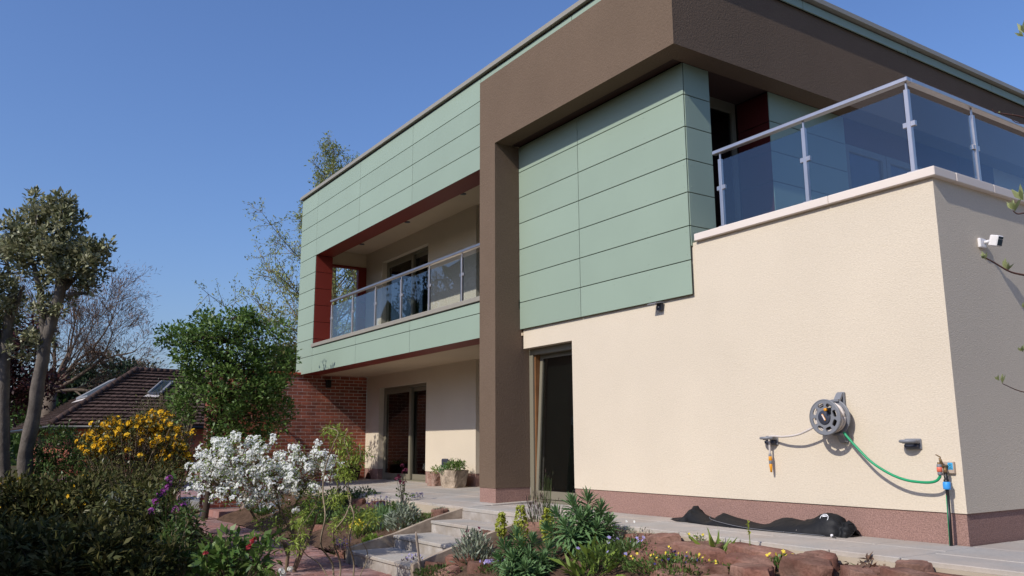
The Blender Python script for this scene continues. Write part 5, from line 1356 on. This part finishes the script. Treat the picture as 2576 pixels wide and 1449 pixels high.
def spikes(t, pts, h, r, mat, seed, n=44):
    rng = np.random.default_rng(seed); V = []
    m = MB()
    for p in pts:
        p = Vector(p); m.tube([p - Vector((0, 0, .05)), p + Vector((0, 0, h))], [.003, .002], 4, cap=False)
        k = rng.uniform(.15, 1, n); an = rng.uniform(0, 6.283, n); R = r * (1.1 - .6 * k)
        P = np.stack([p.x + .3 * R * np.cos(an), p.y + .3 * R * np.sin(an), p.z + h * k], 1); D = np.stack([np.cos(an), np.sin(an), np.full(n, .25)], 1)
        V.append(leaves(P, D, r * 1.0, .7, jit=.3, rng=rng))
    m.build('flower_stems', 'leaf_mid', t, kind='stuff'); quads_mesh('flower_spikes', np.concatenate(V), mat, t)
a1 = clump('bugle_plant', 'clump of blue bugle spikes in the middle of the left bed', 'flower', 950, 1300, -.25, .30, .14, 260, .06, 'leaf_mid', 211)
spikes(a1, [onsurf(x, y, leftbed) + Vector((0, 0, .02)) for x, y in ((925, 1280), (935, 1288), (942, 1276), (950, 1284), (957, 1278), (965, 1286), (972, 1280), (930, 1296), (946, 1296), (980, 1282), (962, 1296))], .17, .020, 'petal_blue', 212)
a2 = clump('bugle_plant', 'small group of tall blue bugle spikes by the terrace edge', 'flower', 1050, 1272, -.08, .12, .06, 70, .05, 'leaf_mid', 213)
spikes(a2, [onsurf(x, 1272 - abs(x - 1050) * .1, leftbed) for x in (1037, 1044, 1050, 1056, 1062)], .19, .022, 'petal_blue', 214)
a3 = clump('bugle_plant', 'dark bugle with blue spikes low in the bed left of the steps', 'flower', 870, 1390, -.50, .25, .12, 200, .05, 'leaf_bronze', 215)
spikes(a3, [onsurf(x, y, leftbed) for x, y in ((848, 1378), (856, 1384), (865, 1376), (874, 1382), (880, 1374), (862, 1392))], .15, .02, 'petal_blue', 216)
a4 = clump('bugle_plant', 'blue bugle spikes beside the yellow flowers in the left bed', 'flower', 925, 1338, -.42, .16, .10, 120, .05, 'leaf_mid', 217)
spikes(a4, [onsurf(x, 1335, leftbed) for x in (912, 920, 936, 958)], .14, .019, 'petal_blue', 218)
clump('lambs_ear', 'silver-grey lambs ear clump beside the steps', 'plant', 1015, 1338, -.36, .22, .42, 420, .085, 'leaf_silver', 221, lw=.30, upb=.8)
clump('lavender_clump', 'upright grey-green lavender clump in the left bed', 'plant', 955, 1335, -.38, .22, .36, 700, .09, 'leaf_euphorbia', 223, lw=.09, upb=2.2, jit=.25)
clump('creeping_thyme', 'dark green creeping mat next to the left step kerb', 'plant', 1078, 1310, -.16, .34, .11, 900, .035, 'leaf_green', 225, lw=.3, upb=.6)
clump('creeping_mat', 'small blue-green cushion plant among rocks at the terrace edge', 'plant', 1112, 1286, -.06, .12, .06, 200, .03, 'leaf_silver', 226, lw=.3, upb=.7)
clump('yellow_flowers', 'small clump of bright yellow flowers in the left bed', 'flower', 905, 1350, -.5, .17, .22, 180, .05, 'leaf_fresh', 227, lw=.35, flowers=('petal_lemon', 70, .020, .0))
for i, (x, y, z, r, h, leaf, lab) in enumerate([(850, 1275, -.3, .30, .35, 'leaf_mid', 'green leafy perennial under the white shrub, nearest the path'), (905, 1262, -.12, .34, .26, 'leaf_mid', 'leafy green perennial at the back of the left bed'), (880, 1320, -.42, .28, .30, 'leaf_green', 'dark green perennial behind the twisted willow stems'),
                                           (820, 1300, -.4, .40, .40, 'leaf_euphorbia', 'soft feathery green clump right of the white blossom'), (990, 1300, -.25, .22, .22, 'leaf_mid', 'green perennial between the bugle and the lambs ear'), (790, 1322, -.5, .22, .2, 'leaf_green', 'dark green plant behind the white shrub stems'), (665, 1290, -.5, .20, .12, 'leaf_euphorbia', 'dark low plant at the far edge of the path'), (940, 1370, -.5, .14, .13, 'leaf_fresh', 'fresh green seedling low beside the left kerb')]):
    clump('perennial_plant', lab, 'plant', x, y, z, r, h, 520, .055, leaf, 231 + i, lw=.42, upb=.8, group='green perennials of the left bed')
# columbine with dark red flowers
B = onsurf(1012, 1282, leftbed); t = thing('columbine', 'tall thin columbine with dark red flowers against the glazed door', 'flower', B); m = MB(); fl = []
for (x, y) in ((1012, 1172), (1004, 1198), (1016, 1188), (1022, 1182), (1008, 1212), (998, 1205), (1018, 1215)):
    e = at(x, y, (B - CAM).dot(FWD)); m.tube([B, B.lerp(e, .5) + Vector((.01, 0, 0)), e], [.005, .004, .002], 4, cap=False); fl.append(tuple(e))
m.build('stems', 'leaf_bronze', t); quads_mesh('flowers', flower_quads(fl, 7, .03, .022, np.random.default_rng(8)), 'petal_maroon', t)
quads_mesh('foliage', clump_leaves([(at(x, y, (B - CAM).dot(FWD)), 0) for x, y in ((1005, 1235), (1018, 1240), (1000, 1250), (1025, 1248), (1012, 1225), (1035, 1252))], 12, .05, .045, np.random.default_rng(9), width=.6), 'leaf_mid', t)

# --- rock garden planting
def rosette_leaves(c, axis, R, n, rng, lw=.16):
    """spiral whorl of narrow leaves round a shoot tip"""
    ax = unit(np.array(axis)[None])[0]; a = np.cross(ax, [0.3, .2, .9]); a /= np.linalg.norm(a); b = np.cross(ax, a)
    k = np.arange(n); th = k * 2.39996; f = (k + .5) / n
    el = np.radians(78 - 105 * f)
    D = np.cos(el)[:, None] * (np.cos(th)[:, None] * a + np.sin(th)[:, None] * b) + np.sin(el)[:, None] * ax
    P = np.array(c) - ax * (f[:, None] * R * .9)
    L = R * (.55 + .5 * np.sqrt(f))[:, None] * rng.uniform(.85, 1.15, (n, 1)); d = unit(D + rng.normal(0, .08, (n, 3)))
    sd = unit(np.cross(d, ax + .01)); nn = np.cross(sd, d); w_ = L * lw * .5
    q1 = P + d * L * .62 + nn * L * .03
    tip = P + d * L - np.array([0, 0, 1]) * L * .12 * f[:, None]
    return np.stack([P, q1 - sd * w_, tip, q1 + sd * w_], 1)
def euphorbia(label, cx, cy, z, heads, d, seed, R=.13):
    rng = np.random.default_rng(seed); B = onsurf(cx, cy, rockbed); t = thing('euphorbia', label, 'plant', B, 'euphorbias of the rock garden'); m = MB()
    dep = (B - CAM).dot(FWD)
    for (x, y, dd_) in heads:
        e = at(x, y, dep + dd_); m.tube([B + Vector(rng.normal(0, .03, 3)), B.lerp(e, .5) + Vector((0, 0, -.03)), e - Vector((0, 0, .02))], [.010, .009, .007], 5, cap=False)
        ax = np.array(e - B); ax = ax / np.linalg.norm(ax) + np.array([0, 0, .6])
        quads_mesh('leaf_whorl', rosette_leaves(e, ax, R * rng.uniform(.9, 1.15), 64, rng), 'leaf_euphorbia', t, kind=None)
        low = B.lerp(e, .6); quads_mesh('lower_leaves', rosette_leaves(low, ax, R * .9, 26, rng), 'leaf_euphorbia', t, kind=None)
    m.build('stems', 'leaf_bronze', t); return t
euphorbia('tall euphorbia with whorled leaves against the pink plinth', 1485, 1380, -.22, [(1400, 1290, .1), (1440, 1262, .0), (1478, 1250, .1), (1512, 1278, 0), (1530, 1310, -.1), (1460, 1300, -.15), (1420, 1320, -.2), (1500, 1325, -.2), (1380, 1330, 0), (1440, 1345, -.25), (1480, 1290, -.1), (1535, 1345, -.1), (1450, 1285, .2), (1510, 1300, .1)], 9, 241, R=.165)
yl = MB(); rng = np.random.default_rng(7); Bq = onsurf(1485, 1380, rockbed)
quads_mesh('old_leaves', leaves(np.array([tuple(at(x, y, (Bq - CAM).dot(FWD) - .2)) for x, y in zip(rng.uniform(1455, 1530, 46), rng.uniform(1350, 1385, 46))]), np.tile([0, 0, -1.], (46, 1)), .10, .16, jit=.35, rng=rng), 'leaf_yellowed', bpy.data.objects['euphorbia'])
euphorbia('low spreading euphorbia at the bottom middle of the picture', 1330, 1450, -.48, [(1265, 1370, 0), (1300, 1345, .1), (1340, 1355, .1), (1380, 1375, 0), (1290, 1400, -.1), (1330, 1395, -.1), (1365, 1405, -.1), (1275, 1430, -.2), (1320, 1425, -.2), (1395, 1420, 0), (1350, 1440, -.2), (1255, 1405, 0), (1310, 1370, .0), (1285, 1380, .05)], 9, 251, R=.150)
# lime green flower heads
def lime(label, px_, y0, y1, wd, z, seed):
    rng = np.random.default_rng(seed); B = onsurf(px_ + 4, y1 + 12, rockbed); dep = (B - CAM).dot(FWD); t = thing('spurge_flower', label, 'flower', B, 'lime green spurge heads'); m = MB(); C_ = []
    top = at(px_, y0, dep); m.tube([B, B.lerp(top, .6), top], [.008, .007, .004], 5, cap=False)
    s = dep / PD['f']
    for i in range(190):
        k = rng.uniform(0, 1); an = rng.uniform(0, 6.283); R = wd * s * (.55 + .5 * math.sin(math.pi * min(1, k * 1.15))) * math.sqrt(rng.uniform(.25, 1))
        p = at(px_, y1 + (y0 - y1) * k, dep) + RGT * (R * math.cos(an)) + FWD * (R * math.sin(an)); C_.append(tuple(p))
        if i % 5 == 0: m.tube([at(px_, y1 + (y0 - y1) * k * .9, dep), p], [.003, .002], 3, cap=False)
    m.build('stalk', 'leaf_lime', t); quads_mesh('bracts', flower_quads(C_, 2, .008, .014, rng, upb=1.2), 'leaf_lime', t); return t
lime('small lime green spurge head above the steps, leftmost of three', 1262, 1292, 1350, 15, -.33, 261)
lime('tallest lime green spurge head, middle of three', 1310, 1272, 1368, 19, -.33, 262)
lime('broad lime green spurge head, rightmost of three', 1378, 1278, 1362, 19, -.28, 263)
clump('upright_shoots', 'dark upright shoots behind the lime green flowers', 'plant', 1350, 1325, -.12, .20, .40, 260, .075, 'leaf_bronze', 265, lw=.12, upb=2.5, jit=.2)
clump('grey_wallflower', 'grey-leaved wallflower with a few dark red buds right of the steps', 'plant', 1190, 1412, -.48, .20, .34, 380, .085, 'leaf_silver', 271, lw=.22, upb=1.3, flowers=('petal_maroon', 9, .018, .02))
clump('green_mat', 'bright green mat of small leaves below the grey wallflower', 'plant', 1105, 1446, -.52, .26, .10, 700, .04, 'leaf_mid', 272, lw=.3, upb=1.0)
clump('violet_patch', 'patch of pale lilac violas below the euphorbia', 'flower', 1238, 1440, -.5, .17, .09, 160, .035, 'leaf_green', 273, flowers=('petal_lilac', 26, .017, .03))
clump('violet_patch', 'pale blue forget-me-nots around the wooden stake', 'flower', 1040, 1446, -.55, .18, .22, 200, .04, 'leaf_bronze', 274, flowers=('petal_lilac', 46, .009, .02))
clump('broad_leaf_plant', 'light green broad-leaved plant at the bottom beside the violas', 'plant', 1490, 1449, -.48, .22, .30, 60, .19, 'leaf_fresh', 275, lw=.22, upb=.8)
clump('viola_patch', 'leafy green patch with lilac violas under the tall euphorbia', 'flower', 1575, 1415, -.36, .46, .20, 1700, .045, 'leaf_mid', 276, lw=.4, flowers=('petal_lilac', 16, .019, .02))
clump('pansy_patch', 'spreading patch of yellow and purple pansies by the front rocks', 'flower', 1700, 1436, -.36, .46, .15, 1500, .038, 'leaf_green', 277, lw=.4, flowers=('petal_lemon', 46, .0115, .03))
quads_mesh('purple_flowers', flower_quads(np.array([tuple(onsurf(x, y + 12, rockbed) + Vector((0, 0, .12))) for x, y in zip(np.random.default_rng(1).uniform(1630, 1760, 30), np.random.default_rng(2).uniform(1400, 1445, 30))]), 1, .004, .013, np.random.default_rng(4)), 'petal_blue', bpy.data.objects['pansy_patch'])
clump('silver_daisy', 'silvery low plant with white daisies beside the tall euphorbia', 'flower', 1590, 1352, -.14, .30, .10, 420, .04, 'leaf_silver', 278, lw=.2, upb=.9, flowers=('petal_white', 4, .015, .06))
clump('pansy_tuft', 'small tuft of yellow pansies between the front rocks, left of the withered leaves', 'flower', 1972, 1425, -.28, .13, .09, 200, .036, 'leaf_green', 279, lw=.4, flowers=('petal_lemon', 12, .015, .02))
clump('pansy_tuft', 'tiny pansy tuft beside the sword-leaved plant', 'flower', 1752, 1372, -.10, .08, .10, 70, .03, 'leaf_green', 280, lw=.4, flowers=('petal_lemon', 4, .013, .02))
clump('sword_leaf_plant', 'bright green sword-leaved rosette among the front rocks', 'plant', 1798, 1398, -.15, .06, .10, 34, .24, 'leaf_fresh', 281, lw=.13, upb=.9, jit=.35)
clump('green_sprig', 'little dark green sprig low among the front rocks', 'plant', 1850, 1446, -.36, .09, .10, 70, .05, 'leaf_green', 282, lw=.5)
clump('stonecrop', 'tiny yellow-green stonecrop cushion below the flower stalk', 'plant', 1872, 1412, -.20, .07, .03, 110, .025, 'leaf_lime', 283, lw=.4)
clump('stonecrop', 'tiny yellow-green stonecrop cushion on the rocks under the bag', 'plant', 2140, 1404, -.16, .06, .03, 90, .025, 'leaf_lime', 284, lw=.4)
clump('dry_leaves', 'withered brown leaves lying on the front rocks', 'leaves', 2190, 1420, -.17, .16, .07, 60, .08, 'leaf_litter', 285, lw=.35, upb=.2, jit=1.0)
# single flower stalk with wilted leaves
B = onsurf(1888, 1398, rockbed); dep = (B - CAM).dot(FWD); t = thing('flower_stalk', 'single thin flower stalk with yellowed basal leaves in front of the bag', 'plant', B); m = MB(); e = at(1881, 1312, dep)
m.tube([B, B.lerp(e, .5) + Vector((.006, 0, 0)), e], [.005, .004, .003], 5, cap=False); m.build('stalk', 'leaf_fresh', t)
rng = np.random.default_rng(6); quads_mesh('seed_head', leaves(np.array([tuple(e.lerp(B, k)) for k in np.linspace(0, .36, 34)]), rng.normal(0, 1, (34, 3)), .022, .6, rng=rng), 'leaf_lime', t)
quads_mesh('old_leaves', leaves(np.tile(np.array(B) + np.array([0, 0, .05]), (16, 1)), np.stack([np.cos(np.arange(16)), np.sin(np.arange(16)), np.full(16, -.25)], 1), .16, .14, rng=rng), 'leaf_yellowed', t)

# --- plants in the troughs, curly plant by the pot
def tplant(par, pts, n, r, ls, leaf, seed, lw=.4):
    rng = np.random.default_rng(seed); quads_mesh('planting', clump_leaves([(Vector(p), 0) for p in pts], n, r, ls, rng, width=lw, upb=.7), leaf, par)
tplant(big_trough, [(-10.05 + .06 * i, .80 + .07 * (i % 3), ZT + .36 + .04 * (i % 2)) for i in range(7)], 70, .10, .055, 'leaf_green', 291)
tplant(big_trough, [(-9.78 + .05 * i, .86 + .05 * (i % 2), ZT + .40) for i in range(3)], 60, .09, .05, 'leaf_green', 292)
tplant(big_trough, [(-10.14, .76, ZT + .33), (-10.05, .72, ZT + .31), (-9.95, .72, ZT + .32)], 60, .07, .045, 'leaf_euphorbia', 293)
tplant(small_trough, [(-10.70, .88, ZT + .29), (-10.66, .92, ZT + .33), (-10.60, .90, ZT + .27)], 34, .07, .05, 'leaf_fresh', 294)
tplant(pot, [(-14.35, .72, .36), (-14.30, .68, .40), (-14.4, .76, .40)], 40, .12, .06, 'leaf_green', 295)
# bronze shrub stems against the pillar plinth edge of bed
clump('bronze_seedling', 'thin bronze shoots standing in front of the tilted window', 'plant', 1378, 1318, -.06, .14, .62, 70, .05, 'leaf_bronze', 299, lw=.14, upb=2.5, jit=.2)

# --- branch tips of a young tree entering at the right edge
d = 3.6; t0 = at(2720, 1100, d); t0.z = -.62
t = thing('budding_sapling', 'bare twigs with fresh unfolding leaves reaching in from the right edge', 'tree', t0); mb = MB(); rng = np.random.default_rng(301); buds = []
trunk = [t0, at(2735, 1000, d), at(2745, 600, d), at(2740, 200, d), at(2720, -60, d)]
mb.tube(trunk, [.03, .027, .022, .016, .01], 8, cap=False)
def twig(pts, r, bd, mat_i=0):
    S = smooth_line([tuple(at(q[0], q[1], d + (q[2] if len(q) > 2 else 0))) for q in pts], 6 * len(pts)); k = len(S)
    mb.tube([Vector(s) for s in S], [r * (1 - .6 * i / k) for i in range(k)], 6, cap=True)
    for (x, y, sc, ang) in bd: buds.append((at(x, y, d), sc, ang))
twig([(2740, 760), (2640, 705), (2576, 692), (2540, 683), (2500, 660), (2478, 648)], .006, [(2481, 655, 1.0, 1.9), (2478, 650, .6, 2.6), (2530, 680, 1.2, 1.6), (2533, 682, .9, 1.2)])
twig([(2745, 420), (2650, 330), (2576, 296), (2530, 287), (2504, 283), (2496, 275)], .005, [(2512, 286, .25, 1.0), (2548, 292, .25, 2.0)])
twig([(2650, 330), (2600, 318), (2576, 312), (2556, 308), (2545, 300)], .003, [])
twig([(2745, 640), (2650, 560), (2600, 540), (2576, 536), (2560, 538), (2548, 530)], .005, [(2553, 532, 1.3, 1.5), (2548, 528, 1.0, 2.0), (2575, 505, 1.7, 2.1)])
twig([(2745, 1050), (2660, 1010), (2600, 992), (2560, 982), (2522, 965)], .004, [(2521, 965, .9, 1.5), (2514, 958, .7, 2.2)])
twig([(2745, 980), (2660, 920), (2610, 900), (2576, 888)], .004, [(2573, 886, .8, 1.6), (2570, 884, .6, 2.2)])
twig([(2740, 230), (2660, 140), (2600, 98), (2576, 86)], .005, [(2577, 84, 1.2, 1.9), (2575, 92, .9, 2.6)])
twig([(2745, 900), (2660, 820), (2600, 790), (2580, 780)], .004, [(2574, 775, .6, 1.6)])
mb.build('twigs', 'twig_red', t)
for (p, sc, ang) in buds:
    L = .046 * sc; V = []
    for da in (-.32, 0.0, .3, .12):
        dv = RGT * math.cos(ang + da) + UPV * math.sin(ang + da) + FWD * rng.uniform(-.5, .3); dv.normalize()
        sdv = dv.cross(FWD + UPV * .4 + RGT * rng.uniform(-.5, .5)).normalized(); n_ = sdv.cross(dv)
        l = L * rng.uniform(.75, 1.1); w_ = l * .16
        V.append([p, p + dv * l * .5 - sdv * w_ + n_ * w_ * .5, p + dv * l, p + dv * l * .5 + sdv * w_ + n_ * w_ * .5])
    quads_mesh('leaf_bud', np.array([[tuple(q) for q in f] for f in V]), 'leaf_bud', t, kind=None)

# --- garden surroundings outside the frame: shading shrubs, trees and an added foliage belt that cuts sky fill
def offtree(label, x, y, h, r, n, leaf, seed, size=.16, zlow=.25, name='garden_tree'):
    rng = np.random.default_rng(seed); t = thing(name, label, 'tree', (x, y, -.65), 'garden trees outside the frame'); mb = MB()
    mb.tube([(x, y, -.65), (x + .05, y, h * .4), (x, y, h * .9)], [.16, .11, .03], 8)
    P, D = ball_pts((x, y, -.65 + h * (zlow + (1 - zlow) / 2)), (r, r, h * (1 - zlow) / 2), n, rng, .35)
    for i in range(0, n, max(1, n // 50)): mb.tube([(x, y, P[i, 2] * .7), tuple(P[i])], [.04, .01], 4, cap=False)
    mb.build('trunk', 'bark_dark', t)
    P = np.repeat(P, 5, 0) + rng.normal(0, .18, (n * 5, 3)); quads_mesh('crown', leaves(P, np.repeat(D, 5, 0) + np.array([0, 0, .2]), size, .5, jit=.6, rng=rng), leaf, t)
offtree('dense evergreen left of the picture shading the front border', -4.2, -10.0, 3.7, 2.0, 1700, 'leaf_dark', 311, zlow=.02)
offtree('broad evergreen left of the picture shading the rhododendrons', -7.6, -9.9, 3.3, 2.2, 1500, 'leaf_dark', 312, zlow=.02)
offtree('tall conifer left of the picture beyond the grey trunks', -27.0, -10.2, 9.0, 2.4, 1500, 'leaf_conifer', 314, zlow=.05)
offtree('round tree left of the picture beyond the grey trunks', -22.0, -13.5, 7.0, 2.6, 1300, 'leaf_mid', 315, zlow=.1)
rng = np.random.default_rng(318); n = 2600; Pd = []
for i in range(n):
    a = rng.uniform(-150, 760); dd_ = rng.uniform(66, 80); q = at(a, 1100, dd_); top = 4.4 + 1.2 * math.sin(a * .021) + .8 * math.sin(a * .057 + 1); Pd.append((q.x, q.y, -.6 + top * rng.uniform(0, 1)))
o = quads_mesh('distant_wood', leaves(np.array(Pd), np.tile([.8, -.5, .3], (n, 1)), 1.1, .7, jit=.7, rng=rng), 'leaf_mid'); tag(o, 'low belt of distant trees on the horizon at the left', 'trees')
rng = np.random.default_rng(320); n = 9000  # unseen foliage ring, added to keep low sky light off the shaded walls
an = rng.uniform(math.radians(-160), math.radians(35), n); R = rng.uniform(24, 31, n); ctr = np.array([-2.0, 2.0])
hh = rng.uniform(0, 1, n) * (9.0 - 5.5 * np.exp(-((an + math.pi / 2) / .9) ** 2) + 2.5 * np.sin(an * 7) + 1.5 * np.sin(an * 17 + 1)); P = np.stack([ctr[0] + R * np.cos(an), ctr[1] + R * np.sin(an), -.6 + hh], 1)
D = np.stack([-np.cos(an), -np.sin(an), np.full(n, .3)], 1)
o = quads_mesh('sky_blocking_belt', leaves(P, D, 1.5, .75, jit=.5, rng=rng), 'leaf_mid'); tag(o, 'unseen belt of foliage added behind the viewer to block low sky light', 'trees')
